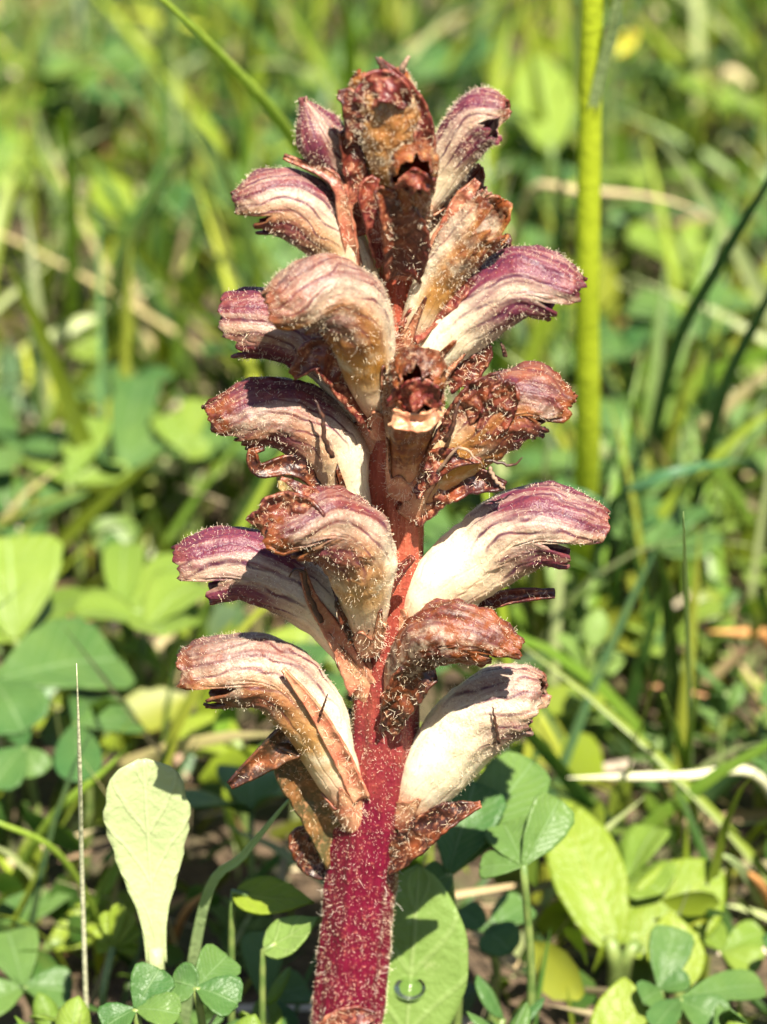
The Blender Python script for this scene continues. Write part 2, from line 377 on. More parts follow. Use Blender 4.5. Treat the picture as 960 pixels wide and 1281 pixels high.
# --- one flower: a two-lipped corolla on its own curved axis, with calyx
def flower(sp, purple=.8, brown=.3, yellow=.4, crumple=.25, seed=1, notch=.30, open_=.25, wide=.95, hair_n=1300, cream=.42, droop=.35, calyx=True,
           roll=0., calyx_dry=.3, tooth=.27, tipbrown=.35, up=(0, .36, .93), label=None, bud=False, collapse=0.):
    """sp: knots (px, py, y mm, diameter px)"""
    K = []
    for px, py, y, w in sp:
        q = P(px, py, y); K.append((*q, w * S(q) / 2))
    NU, NV = 72, 72
    c = spline(K, NU); p = c[:, :3]; rad = c[:, 3]; u = np.linspace(0, 1, NU)
    t = nrm(np.gradient(p, axis=0)); tm = nrm(p[int(NU * .85)] - p[int(NU * .2)])
    s = nrm(np.cross(tm, np.array(up, float)))
    if roll: s = s * math.cos(roll) + np.cross(tm, s) * math.sin(roll)
    d = nrm(np.cross(s[None], t)); sv = np.cross(t, d)
    v = np.linspace(0, 2 * math.pi, NV, endpoint=False); av = np.abs((v + math.pi) % (2 * math.pi) - math.pi)   # 0 top, pi bottom
    r = np.random.default_rng(seed)
    # length of each meridian: two lips with side clefts, lobed lower lip
    L = 1 - notch * .55 * np.exp(-((av - R(116)) / R(9)) ** 2) - .05 * np.exp(-(av / R(9)) ** 2)
    L -= (.05 + .06 * r.random()) * (av > R(122)) + .08 * np.exp(-((av - R(152)) / R(7)) ** 2)
    L += .025 * np.array([mnoise.noise(Vector((math.cos(x) * 3, math.sin(x) * 3, seed * 3.7))) for x in v])
    L += .018 * np.array([mnoise.noise(Vector((math.cos(x) * 9, math.sin(x) * 9, seed * 1.7))) for x in v])
    if bud: L = 1 - .02 * np.cos(v * 3)
    U = u[:, None] * L[None]                                  # NU,NV
    def at(arr): return np.stack([np.interp(U, u, arr[:, k]) for k in range(arr.shape[1])], -1)
    C = at(p); Dv = nrm(at(d)); Sv = nrm(at(sv)); Rr = np.interp(U, u, rad)
    top = np.clip(np.cos(v), 0, 1)[None]; bot = np.clip(-np.cos(v), 0, 1)[None]
    e = sst(.80, 1.04, U); tip = np.clip((U - .86) / .14, 0, 1) ** 2
    fa = (1 + .07 * sst(.45, .8, U)) - (droop * .8 * e + .22 * tip) * top + (open_ * sst(.72, .93, U) - .30 * tip) * bot        # hood bends in, lower lip flares
    fb = wide * (1 + .05 * sst(.45, .8, U) - .22 * tip)
    if bud: fa = np.ones_like(U) * 1.; fb = fa * wide; cl = np.sqrt(np.clip(1 - sst(.70, 1.0, U) * .985, 0, 1)); fa = fa * cl; fb = fb * cl
    if collapse: fa = fa * (1 - collapse * sst(.35, .8, U) * .6)
    ribs = 1 + .022 * np.cos(v * 11 + seed)[None] * sst(.2, .6, U)
    g = C + (Rr * fa * ribs * np.cos(v)[None])[..., None] * Dv + (Rr * fb * ribs * np.sin(v)[None])[..., None] * Sv
    nr = nrm((np.cos(v)[None, :, None]) * Dv + (np.sin(v)[None, :, None]) * Sv)
    q = g.reshape(-1, 3); um = U.ravel(); rs = float(np.max(rad)) / .0025
    a1 = fbm(q, 420, seed, 2) * .00030 * (.35 + crumple * 2.2 * sst(.3, .8, um))
    a2 = (np.abs(fbm(q, 1050, seed + 9, 2)) - .3) * .00055 * (crumple * sst(.25, .75, um) + .08)
    a3 = fbm(q, 1900, seed + 4, 2) * .00040 * sst(.78, 1, um) * (.45 + crumple)
    q = q + nr.reshape(-1, 3) * ((a1 + a2 + a3) * rs)[:, None]
    # jitter the rim along the axis so that it looks torn
    q = q + np.repeat(t[None, -1], len(q), 0) * (fbm(q, 1500, seed + 2, 2) * .0005 * rs * sst(.86, 1, um) * (.5 + crumple))[:, None]
    g = q.reshape(NU, NV, 3); nr2 = surf_normals(g, True)
    if np.sum(nr2[20] * nr[20]) < 0: nr2 = -nr2
    # pigments
    cosv = np.repeat(np.cos(v)[None], NU, 0)
    pu = purple * (sst(cream - .08, cream + .26, U) * (.58 + .5 * sst(-.35, .5, cosv)) + .55 * sst(.45, .8, U) * sst(-.3, -.8, cosv))
    br = brown * (sst(.3, .85, U) if brown < .6 else sst(-.1, .35, U)) + tipbrown * sst(.86, 1., U) + .25 * brown * (cosv < -.3)
    ye = yellow * (1. if brown >= .55 else 0) + yellow * (.04 + .96 * sst(.25, -.6, cosv) * sst(.15, .4, U)) + .6 * yellow * sst(.8, 1, U)
    pig = np.stack([pu, br, ye, np.ones_like(pu)], -1).reshape(-1, 4).clip(0, 1)
    puv = np.stack([U, np.repeat(((v[None] / 6.28318 + .5) % 1) - .5, NU, 0), np.zeros_like(U)], -1).reshape(-1, 3)
    o = link('flower', mk_mesh('flower', q - ROOT, grid_faces(NU, NV, True), M_PETAL, {'pig': pig, 'puv': puv}), root, thick=.00022 * rs)
    if label: o['label'] = label
    n = int(hair_n * (.45 if brown >= .8 else 1))
    mask = .15 + .85 * sst(.25, .65, U)
    pos, no = scatter_on(g, nr2, n, r, mask)
    hairs('hairs', pos - ROOT, no, .00012, .00034, .000010, M_HAIR, o, seed + 50, 2.1, .5)
    if calyx:
        NV2, NU2 = 41, 30
        vv = np.linspace(R(62), R(298), NV2); w_ = np.linspace(0, 1, NU2); a_ = np.abs(vv - math.pi)
        Lc = .15 + .03 * np.sin(vv * 5 + seed) + tooth * np.exp(-((a_ - R(62)) / R(8)) ** 2) * (1 + .3 * np.sin(seed * 3 + (vv > math.pi)))
        Uc = w_[:, None] * Lc[None]
        def at2(arr): return np.stack([np.interp(Uc, u, arr[:, k]) for k in range(arr.shape[1])], -1)
        Rc = np.interp(Uc, u, rad) * 1.03 + .00008
        gc = at2(p) + (Rc * np.interp(Uc, u, 1 + 0 * u) * np.cos(vv)[None])[..., None] * nrm(at2(d)) + (Rc * wide * np.sin(vv)[None])[..., None] * nrm(at2(sv))
        nc = nrm(gc - at2(p)); qc = gc.reshape(-1, 3)
        qc = qc + nc.reshape(-1, 3) * (fbm(qc, 700, seed + 21, 2) * .00014 * sst(.2, 1, np.repeat(w_, NV2)) + .00006 * sst(.8, 1, np.repeat(w_, NV2)))[:, None]
        dry = np.clip(calyx_dry * .5 + sst(.2, .45, Uc) * .7 + .4 * sst(.75, 1, np.repeat(w_[:, None], NV2, 1)), 0, 1)
        red = .35 * (1 - sst(0, .25, Uc))
        pg = np.stack([dry, red, 0 * dry, 1 + 0 * dry], -1).reshape(-1, 4)
        co = link('calyx', mk_mesh('calyx', qc - ROOT, grid_faces(NU2, NV2), M_BRACT, {'pig': pg}), o, thick=.00014)
        gq = qc.reshape(NU2, NV2, 3); ncq = surf_normals(gq, False)
        if np.sum(ncq * nc) < 0: ncq = -ncq
        pos, no = scatter_on(gq, ncq, 160, r)
        hairs('hairs', pos - ROOT, no, .0002, .0006, .000012, M_HAIR, o, seed + 90, 1.8, .7)
    return o
def bract(name, sp, dry=.8, red=.0, green=0., cup=.35, seed=1, face=(0, -1, .35), crumple=.3, parent=None, hair_n=90, tipdry=.4, thick=.0002, twist=0., ragged=.12):
    """lance-shaped scale along knots (px, py, y mm, width px)"""
    K = []
    for px, py, y, w in sp:
        q = P(px, py, y); K.append((*q, w * S(q) / 2))
    NU, NV = 46, 15
    c = spline(K, NU); p = c[:, :3]; hw = np.maximum(c[:, 3], .00003); u = np.linspace(0, 1, NU)
    t = nrm(np.gradient(p, axis=0)); f0 = np.array(face, float)
    s = nrm(np.cross(t, f0)); n = np.cross(s, t)
    tw = (twist * u)[:, None]; s, n = s * np.cos(tw) + n * np.sin(tw), n * np.cos(tw) - s * np.sin(tw)
    x = np.linspace(-1, 1, NV)
    rag = 1 + ragged * np.array([[mnoise.noise(Vector((uu * 22, sg * 3, seed * 1.3))) for sg in np.sign(x)] for uu in u])
    g = p[:, None] + (hw[:, None] * x[None] * rag)[..., None] * s[:, None] - (cup * hw[:, None] * (x[None] ** 2))[..., None] * (-n[:, None])
    nn = np.repeat(n[:, None], NV, 1); q = g.reshape(-1, 3)
    q = q + nn.reshape(-1, 3) * ((fbm(q, 900, seed, 2) * .0005 + (np.abs(fbm(q, 1700, seed + 3, 1))) * .00022) * crumple * .8)[:, None]
    uu = np.repeat(u, NV)
    pg = np.stack([np.clip(dry + tipdry * sst(.4, 1, uu), 0, 1), red * (1 - uu * .6), green * (1 - uu), 1 + 0 * uu], -1)
    o = link(name, mk_mesh(name, q - ROOT, grid_faces(NU, NV), M_BRACT, {'pig': pg}), parent or root, thick=thick)
    r = np.random.default_rng(seed + 200); gq = q.reshape(NU, NV, 3); no_ = surf_normals(gq, False)
    if np.sum(no_ * nn) < 0: no_ = -no_
    pos, no = scatter_on(gq, no_, hair_n, r)
    if parent is None and len(pos): hairs('hairs', pos - ROOT, no, .0002, .0006, .000012, M_HAIR, o, seed + 300, 1.6, .7)
    return o
def thread(name, sp, w=4, mat=None, parent=None):
    K = []
    for px, py, y in sp:
        q = P(px, py, y); K.append((*q, w * S(q) / 2))
    c = spline(K, 16); rad = c[:, 3] * np.interp(np.linspace(0, 1, 16), [0, .7, 1], [1.2, .9, .35])
    pp = c[:, :3] + .00004 * np.sin(np.arange(16) * 1.9)[:, None]
    v, f, uu = tube(pp, rad, 6)
    return link(name, mk_mesh(name, v - ROOT, clean(f), mat or M_DARK), parent or root)

# --- the flowers, from the lowest whorl to the tip: (px, py, mm behind the stem plane, diameter px)
f_low_right = flower([(500, 1025, -.5, 44), (545, 962, -1.2, 86), (588, 908, -1.6, 94), (636, 878, -2, 90), (684, 876, -2.4, 80)], purple=.6, brown=.12, yellow=.3,
                     crumple=.14, seed=11, tooth=.06, cream=.6, notch=.10, droop=.10, open_=.02, tipbrown=.5, label='short cream flower with cut-off purple tip')
f_low_left = flower([(448, 1030, -1.4, 34), (416, 952, -2, 64), (384, 884, -2.4, 88), (325, 838, -2.6, 86), (226, 846, -2.6, 84)], purple=.6, brown=.5, yellow=.9,
                    crumple=.2, seed=12, tooth=.05, cream=.44, notch=.36, droop=.12, open_=.10, label='pale flower with pink brown hood over a long lower lip')
f_brown_bud = flower([(490, 895, -1.2, 28), (504, 838, -3, 46), (542, 796, -4.5, 78), (594, 794, -5.2, 72), (650, 814, -5.6, 52)], purple=.75, brown=.8, yellow=.15,
                     crumple=.6, seed=13, cream=.3, notch=.25, droop=.3, open_=.0, tipbrown=.5, calyx_dry=.2, collapse=.1, label='shrivelled dark brown flower')
f_mid_right = flower([(502, 808, -.6, 44), (552, 738, -1.2, 88), (606, 692, -1.8, 100), (672, 656, -2.4, 96), (758, 668, -2.8, 84)], purple=.85, brown=.22, yellow=.4,
                     crumple=.2, seed=14, cream=.5, notch=.42, droop=.26, open_=.16, label='long cream flower with purple veined hood and frilled lower lip')
f_mid_left = flower([(468, 870, -.8, 36), (428, 790, -1., 62), (378, 738, -1., 84), (306, 704, -.6, 84), (222, 712, -.4, 84)], purple=.95, brown=.15, yellow=.4,
                    crumple=.18, seed=15, cream=.42, notch=.34, droop=.14, open_=.14, label='purple veined flower reaching out behind a withered one')
f_mid_front = flower([(462, 812, -2.2, 30), (456, 742, -3.8, 72), (446, 686, -5.4, 98), (402, 656, -6.6, 92), (332, 672, -7.2, 80)], purple=.75, brown=.5, yellow=.85,
                     crumple=.45, seed=16, cream=.46, notch=.34, droop=.25, open_=.05, tipbrown=.9, collapse=.12, label='flower with crumpled brown tip and white back')
f_up_left = flower([(466, 690, -.8, 34), (430, 610, -1.2, 68), (411, 554, -1.6, 88), (346, 514, -2., 84), (264, 532, -2.2, 76)], purple=.85, brown=.5, yellow=.6,
                   crumple=.32, seed=17, cream=.44, notch=.18, droop=.25, open_=.05, tipbrown=.9, label='cream flower with dark brown purple hood and crusted mouth')
f_up_right = flower([(512, 640, -1.5, 36), (556, 574, -2.2, 78), (606, 532, -2.8, 94), (660, 502, -3.2, 92), (716, 514, -3.4, 74)], purple=.8, brown=.58, yellow=.6,
                    crumple=.5, seed=18, cream=.42, notch=.30, droop=.4, open_=.05, tipbrown=.7, collapse=.1, label='flower with rust brown crumpled purple hood')
f_front_mouth = flower([(502, 614, -2.2, 34), (508, 566, -3.4, 52), (516, 512, -5.2, 74), (522, 474, -7.8, 78), (523, 482, -10.4, 66)], purple=.5, brown=.85, yellow=.6,
                       crumple=.65, seed=19, cream=.3, notch=.30, droop=.55, open_=.1, tipbrown=.7, calyx_dry=.4, label='brown flower facing straight out with dark open mouth')
f_top_left_b = flower([(475, 560, -.6, 32), (445, 490, -.6, 56), (402, 436, -.2, 76), (345, 408, .2, 82), (276, 402, .4, 80)], purple=1., brown=.35, yellow=.35,
                      crumple=.16, seed=20, cream=.3, notch=.06, droop=.0, open_=.05, tipbrown=.1, label='dark purple flower with blunt square tip')
f_top_left_f = flower([(478, 540, -2.2, 30), (463, 468, -3.8, 66), (446, 398, -5.6, 92), (404, 366, -6.8, 88), (336, 394, -7.4, 76)], purple=.6, brown=.5, yellow=1.,
                      crumple=.24, seed=21, cream=.46, notch=.24, droop=.3, open_=.05, tipbrown=.25, label='hooked flower with white back and orange stained underside')
f_top_right = flower([(510, 495, -1, 34), (550, 434, -1.6, 72), (598, 388, -2.2, 84), (656, 352, -2.8, 84), (726, 370, -3.2, 74)], purple=1., brown=.15, yellow=.3,
                     crumple=.2, seed=22, cream=.4, notch=.32, droop=.34, open_=.12, tipbrown=.4, label='arching cream flower with vivid purple hood')
f_ragged = flower([(508, 440, -1.4, 32), (536, 374, -2.2, 52), (568, 322, -2.8, 62), (600, 286, -3.2, 66), (628, 258, -3.4, 62)], purple=.35, brown=.5, yellow=.95,
                  crumple=.55, seed=23, cream=.4, notch=.32, droop=.15, open_=.1, tipbrown=.9, collapse=.15, label='withered olive yellow flower with ragged orange mouth')
f_upper_left = flower([(472, 420, -.8, 32), (446, 348, -1.2, 56), (408, 288, -1.6, 80), (354, 252, -1.8, 80), (294, 260, -1.8, 62)], purple=.75, brown=.3, yellow=.8,
                      crumple=.2, seed=24, cream=.46, notch=.30, droop=.22, open_=.12, tipbrown=.3, label='plump cream flower with purple hood and yellow lip')
f_small_back = flower([(530, 330, .5, 30), (552, 282, .4, 44), (576, 240, .3, 50), (598, 212, .2, 44)], purple=.65, brown=.4, yellow=.4, crumple=.4, seed=25, cream=.3,
                      notch=.2, tipbrown=.5, hair_n=500, calyx=False)
f_tip_mouth = flower([(503, 340, -1.8, 30), (510, 292, -3, 46), (516, 242, -4.8, 56), (520, 208, -6.8, 60), (520, 214, -8.8, 52)], purple=.3, brown=.9, yellow=.8, crumple=.55, seed=26, cream=.3,
                     notch=.28, droop=.5, open_=.1, tipbrown=.8, calyx_dry=.6, label='small brown flower with open mouth near the tip')
f_tip_right = flower([(520, 275, -.6, 30), (550, 222, -1, 54), (574, 180, -1.4, 64), (604, 146, -1.8, 68), (636, 140, -2, 56)], purple=.9, brown=.2, yellow=.35, crumple=.2, seed=27,
                     cream=.4, notch=.32, droop=.28, open_=.1, tipbrown=.4, label='short cream flower with purple hood beside the tip')
f_tip_left = flower([(470, 275, -.5, 30), (442, 230, -.8, 50), (414, 192, -1.4, 62), (396, 160, -1.8, 64), (378, 122, -1.8, 54)], purple=1., brown=.25, yellow=.3, crumple=.1, seed=28,
                    cream=.15, bud=True, tipbrown=.1, hair_n=900, label='closed purple bud')
f_apex = flower([(498, 262, -1, 40), (493, 212, -2, 68), (488, 164, -3, 82), (482, 122, -3.6, 84), (478, 86, -4, 62)], purple=.15, brown=.56, yellow=.9, crumple=.6, seed=29, cream=.25,
                notch=.18, droop=.3, open_=-.2, tipbrown=.9, up=(0, -1, .2), calyx_dry=.7, collapse=.2, label='withered orange brown flower at the tip')
# --- bracts and other scales
bract('bract', [(425, 1075, -.5, 34), (400, 1020, -1, 40), (368, 960, -1.6, 44), (372, 922, -2.2, 46), (335, 948, -2.8, 30), (288, 982, -3.2, 8)], dry=.95, green=.25, cup=.6, seed=41, crumple=.6)
bract('bract', [(415, 1090, .2, 24), (392, 1076, 0, 34), (376, 1050, -.2, 28), (388, 1034, -.4, 6)], dry=1., cup=.4, seed=42, crumple=.5)
bract('bract', [(486, 1084, -1.8, 22), (518, 1056, -2.6, 36), (556, 1024, -3, 32), (602, 1006, -3.2, 4)], dry=.9, cup=.7, seed=43, crumple=.6, face=(-.3, -1, .8))
bract('bract', [(505, 1034, -1.6, 12), (520, 1016, -1.9, 16), (534, 1000, -2, 12), (548, 990, -2, 4)], dry=.5, green=.3, cup=.5, seed=44, crumple=.3)
bract('bract', [(395, 1320, -2.6, 34), (420, 1292, -3, 46), (440, 1276, -3.1, 36), (470, 1270, -3, 8)], dry=.6, red=.5, cup=.4, seed=45, crumple=.6)
bract('bract', [(452, 1000, -2.8, 20), (424, 940, -4, 20), (392, 886, -5, 14), (355, 838, -5.3, 3)], dry=.05, red=.45, cup=.4, seed=46, crumple=.3, tipdry=.25)
bract('bract', [(486, 915, -2.8, 18), (502, 872, -3.8, 38), (522, 848, -4.6, 44), (545, 840, -5, 20)], dry=1., cup=.6, seed=47, crumple=1.)
bract('bract', [(454, 860, -2, 34), (420, 795, -3, 22), (392, 752, -3.6, 13), (378, 712, -4, 4)], dry=.2, red=.5, cup=.4, seed=48, crumple=.3)
bract('bract', [(446, 800, -3.2, 16), (444, 768, -4.2, 36), (434, 744, -4.8, 34), (424, 735, -5, 12)], dry=1., cup=.6, seed=49, crumple=1.1)
bract('bract', [(466, 775, -3, 22), (480, 742, -4, 18), (497, 718, -4.6, 12), (516, 698, -4.9, 4)], dry=.6, red=.6, cup=.5, seed=50, crumple=.3)
bract('bract', [(520, 785, -1.2, 18), (575, 764, -1.6, 18), (640, 746, -2, 15), (694, 742, -2.2, 8)], dry=.9, red=.3, cup=.5, seed=51, crumple=.5)
bract('bract', [(446, 655, -1.8, 34), (410, 608, -3, 28), (370, 582, -3.6, 24), (325, 588, -4, 14), (316, 566, -4, 9), (330, 560, -4, 4)], dry=1., cup=.5, seed=52, crumple=.7)
bract('bract', [(352, 585, -3.6, 10), (360, 608, -3.6, 20), (372, 632, -3.4, 6)], dry=.6, green=.8, cup=.3, seed=53, crumple=.3, hair_n=40)
bract('bract', [(372, 632, -6.8, 22), (392, 624, -7, 20), (368, 606, -7, 10), (352, 598, -7, 4)], dry=.8, red=.3, cup=.3, seed=54, crumple=.7)
bract('bract', [(325, 664, -7.4, 44), (358, 640, -7.8, 48), (388, 652, -8.2, 36), (392, 690, -8.4, 12)], dry=.8, red=.2, cup=.5, seed=55, crumple=1.3)
bract('bract', [(512, 646, -2.2, 34), (546, 612, -3.2, 44), (590, 600, -3.8, 34), (632, 608, -4.2, 8)], dry=.85, red=.2, cup=.5, seed=56, crumple=1.2)
bract('bract', [(514, 606, -3, 34), (538, 584, -4.2, 38), (568, 572, -4.8, 22), (600, 576, -5, 5)], dry=.85, red=.25, cup=.5, seed=57, crumple=1.2)
bract('bract', [(550, 560, -3.6, 20), (576, 522, -4.4, 32), (600, 490, -5, 30), (628, 470, -5.2, 12)], dry=.75, red=.2, cup=.6, seed=58, crumple=1.2)
bract('bract', [(604, 548, -4.6, 18), (620, 522, -5.4, 36), (632, 494, -5.8, 34), (640, 476, -5.8, 10)], dry=.85, red=.3, cup=.5, seed=59, crumple=1.2)
bract('bract', [(530, 485, -2.2, 30), (562, 444, -3, 28), (592, 418, -3.6, 20), (618, 402, -4, 8)], dry=.15, red=.4, cup=.5, seed=60, crumple=.3)
bract('bract', [(560, 480, -2.6, 22), (588, 462, -3, 28), (606, 444, -3.2, 18), (612, 432, -3.2, 4)], dry=.9, red=.2, cup=.4, seed=61, crumple=1.)
bract('bract', [(474, 525, -3, 34), (448, 490, -4, 44), (422, 460, -4.8, 42), (396, 442, -5.4, 38), (366, 470, -5.6, 8)], dry=.75, red=.35, cup=.6, seed=62, crumple=1.)
bract('bract', [(512, 415, -2.4, 34), (548, 378, -3, 38), (576, 352, -3.2, 32), (600, 332, -3.2, 10)], dry=.65, red=.5, cup=.4, seed=63, crumple=.9)
bract('bract', [(604, 352, -1.6, 20), (622, 330, -1.8, 26), (632, 310, -1.8, 16), (636, 292, -1.8, 4)], dry=.8, red=.3, cup=.4, seed=64, crumple=1.)
bract('bract', [(505, 345, -3, 40), (508, 302, -4.6, 54), (496, 264, -6, 46), (472, 236, -6.6, 8)], dry=1., red=.2, cup=.6, seed=65, crumple=.7)
bract('bract', [(458, 385, -2, 20), (442, 325, -3, 16), (432, 270, -3.4, 16), (418, 224, -3.2, 13), (355, 196, -2, 4)], dry=.35, red=.4, cup=.5, seed=66, crumple=.4)
bract('bract', [(484, 330, -2.6, 24), (470, 280, -3.8, 24), (462, 240, -4.2, 24), (470, 222, -4.2, 8)], dry=.65, red=.6, cup=.5, seed=67, crumple=.6)
bract('bract', [(462, 290, -2.2, 30), (448, 232, -3, 28), (440, 190, -3.4, 24), (430, 164, -3.6, 10)], dry=.7, red=.4, cup=.5, seed=68, crumple=.8)
bract('bract', [(524, 250, -2.6, 22), (532, 190, -3.6, 24), (524, 140, -4.4, 22), (500, 98, -5, 10), (474, 74, -5, 4)], dry=.75, red=.5, cup=.5, seed=69, crumple=.5)
bract('bract', [(448, 180, -4, 22), (446, 142, -4.8, 30), (436, 122, -5, 20), (422, 118, -5, 8)], dry=.9, red=.2, cup=.5, seed=70, crumple=.7)
bract('bract', [(455, 130, -5.2, 22), (470, 108, -5.6, 34), (492, 112, -5.8, 34), (510, 132, -5.6, 12)], dry=.85, red=.5, cup=.6, seed=71, crumple=1.)
bract('bract', [(545, 330, -2, 30), (562, 285, -2.4, 24), (580, 250, -2.4, 20), (598, 226, -2.2, 6)], dry=.3, red=.5, cup=.5, seed=72, crumple=.5)
bract('withered_lip', [(498, 512, -8.6, 26), (512, 496, -9.8, 34), (530, 490, -10, 30), (548, 508, -9.2, 10)], dry=.85, red=.5, cup=.6, seed=81, crumple=1.3, parent=f_front_mouth)
bract('withered_lip', [(492, 522, -8.8, 18), (515, 528, -9.8, 22), (536, 526, -9.8, 18), (556, 510, -9, 8)], dry=.2, cup=.5, seed=82, crumple=1.2, parent=f_front_mouth)
bract('withered_lip', [(505, 238, -7.4, 18), (516, 226, -8.2, 26), (530, 226, -8.2, 20), (540, 238, -7.6, 8)], dry=.8, red=.4, cup=.6, seed=83, crumple=1.3, parent=f_tip_mouth)
# dried threads (withered styles and calyx tips)
thread('style', [(492, 104, -4.6), (500, 92, -4.8), (506, 80, -5), (512, 70, -5)], 9, M_TWIG)
thread('style', [(486, 102, -5.2), (482, 88, -5.4), (474, 76, -5.6), (470, 72, -5.6)], 9)
thread('calyx_tooth', [(416, 572, -5), (406, 548, -5.4), (404, 522, -5.4), (394, 500, -5.2)], 6)
thread('calyx_tooth', [(556, 552, -5.4), (566, 536, -5.6), (570, 516, -5.6), (576, 500, -5.4)], 6)
thread('calyx_tooth', [(600, 574, -4.4), (622, 578, -4.6), (642, 582, -4.8), (654, 572, -4.8)], 4)
thread('calyx_tooth', [(612, 585, -4.4), (620, 600, -4.6), (632, 612, -4.8)], 5, M_TWIG)
thread('calyx_tooth', [(632, 446, -3), (630, 436, -3.2), (626, 428, -3.2)], 5)
thread('calyx_tooth', [(402, 778, -4), (386, 742, -4.4), (380, 716, -4.6), (368, 712, -4.6), (362, 722, -4.6)], 6)
thread('calyx_tooth', [(400, 896, -5.2), (406, 880, -5.4), (410, 868, -5.4)], 3)
thread('calyx_tooth', [(624, 930, -4.6), (620, 904, -4.9), (616, 884, -4.9)], 4)
thread('calyx_tooth', [(548, 590, -4.8), (574, 560, -5.4), (594, 572, -5.6), (604, 582, -5.6)], 4, M_TWIG)

# ------------------------------------------------------------------ leaves and blades placed from the photograph
def shape_fn(kind, u):
    u = np.asarray(u, float)
    if kind == 'ovate': return np.sin(np.pi * u ** .8) ** .75
    if kind == 'ellip': return np.sin(np.pi * np.clip(u, 0, 1)) ** .62
    if kind == 'round': return np.sqrt(np.clip(1 - (2 * u - 1) ** 2, 0, 1)) ** .9
    if kind == 'obov': return np.interp(u, [0, .12, .35, .6, .8, .92, .98, 1], [.1, .3, .7, .95, 1, .82, .45, .12])
    if kind == 'spoon': return np.interp(u, [0, .1, .22, .4, .48, .58, .72, .86, .94, .985, 1], [.24, .25, .32, .62, .72, .86, 1, .93, .74, .40, .1])
    if kind == 'blade': return np.interp(u, [0, .05, .5, .8, 1], [.7, .9, 1, .7, .04])
    if kind == 'lance': return np.sin(np.pi * u ** .7) ** .9
def leaf_mesh(name, axis_pts, width, kind, normal, mat, cup=.15, fold=.0, wave=.03, seed=0, nu=26, nv=13, toothed=0, tw=0.):
    """axis_pts (world), full width in metres -> mesh with its origin at the first axis point"""
    c = spline(axis_pts, nu); p = c[:, :3]; u = np.linspace(0, 1, nu); x = np.linspace(-1, 1, nv)
    Ln = np.linalg.norm(p[-1] - p[0]); t = nrm(np.gradient(p, axis=0)); s = nrm(np.cross(t, np.array(normal, float))); n = np.cross(s, t)
    th = (tw * u)[:, None]; s, n = s * np.cos(th) + n * np.sin(th), n * np.cos(th) - s * np.sin(th)
    hw = width / 2 * shape_fn(kind, u) * (1 + .05 * np.array([mnoise.noise(Vector((k * 5, seed, 0))) for k in u]))
    if toothed: hw = hw * (1 + toothed * ((u * 7.5) % 1 - .5) * sst(.15, .3, u) * (1 - sst(.86, .98, u)))
    wv = np.array([[mnoise.noise(Vector((k * 3, y * 1.6, seed * 2.3))) for y in x] for k in u])
    g = p[:, None] + (hw[:, None] * x[None])[..., None] * s[:, None] + (hw[:, None] * (cup * x[None] ** 2 + fold * np.abs(x)[None]) + wave * width * wv)[..., None] * n[:, None]
    luv = np.stack([np.repeat(u, nv), np.tile(x, nu), np.zeros(nu * nv)], 1)
    return mk_mesh(name, g.reshape(-1, 3) - p[0], grid_faces(nu, nv), mat, {'luv': luv}), p
def tube_obj(name, pts, r0, r1, mat, parent, origin, nv=7, n=14):
    c = spline(pts, n)[:, :3]; v, f, u = tube(c, np.linspace(r0, r1, n), nv)
    luv = np.stack([u, np.zeros(len(u)), np.zeros(len(u))], 1)
    return link(name, mk_mesh(name, v - np.asarray(origin), clean(f), mat, {'luv': luv}), parent)
TOCAM = (0, -1, .45)
def placed_leaf(name, label, cat, base, tip, wpx, kind, mat, normal=TOCAM, bend=0., foot=None, group=None, pet=.00045, petmat=None, **kw):
    """base/tip: (px, py, y mm). An Empty on the ground with petiole and blade"""
    b = P(*base); e = P(*tip); m = (b + e) / 2; nv_ = nrm(np.array(normal, float)); m = m + nv_ * bend * np.linalg.norm(e - b)
    g = np.array((b[0] + (b[0] - e[0]) * .1, b[1] + .002, 0)) if foot is None else ground_px(*foot)
    g = np.array((g[0], g[1], -.0025))
    o = empty(name, g)
    tag(o, label, cat, group)
    me, p = leaf_mesh('blade', [b, m, e], wpx * S(m), kind, nv_, mat, **kw)
    link('blade', me, o, b - g, thick=.00018)
    dirn = nrm(e - b)
    tube_obj('petiole', [g, g * .55 + b * .45 + np.array((0, 0, .001)), b, b + dirn * .0012], pet * 1.25, pet, petmat or M_PETIOLE, o, g)
    return o
def placed_blade(name, label, cat, pts, wpx, mat, normal=TOCAM, group=None, ground=True, fold=.25, kind='blade', tw=0., round_=False):
    """grass blade or straw through (px, py, y mm); the first point is its foot"""
    q = [P(*a) for a in pts]
    w = wpx * S(q[len(q) // 2])
    if ground: q[0] = np.array((q[0][0], q[0][1], -.0025))
    if round_:
        n = 30; c = spline(q, n)[:, :3]; v, f, u = tube(c, np.interp(np.linspace(0, 1, n), [0, .06, .8, 1], [.85, 1, .85, .12]) * w / 2, 10)
        luv = np.stack([u, np.full(len(u), .5), np.zeros(len(u))], 1)
        o = link(name, mk_mesh(name, v - q[0], clean(f), mat, {'luv': luv}), None, q[0])
    else:
        me, p = leaf_mesh(name, q, w, kind, normal, mat, cup=.05, fold=fold, wave=.05, nu=34, nv=7, tw=tw, seed=wpx)
        o = link(name, me, None, q[0], thick=.00015)
    return tag(o, label, cat, group)
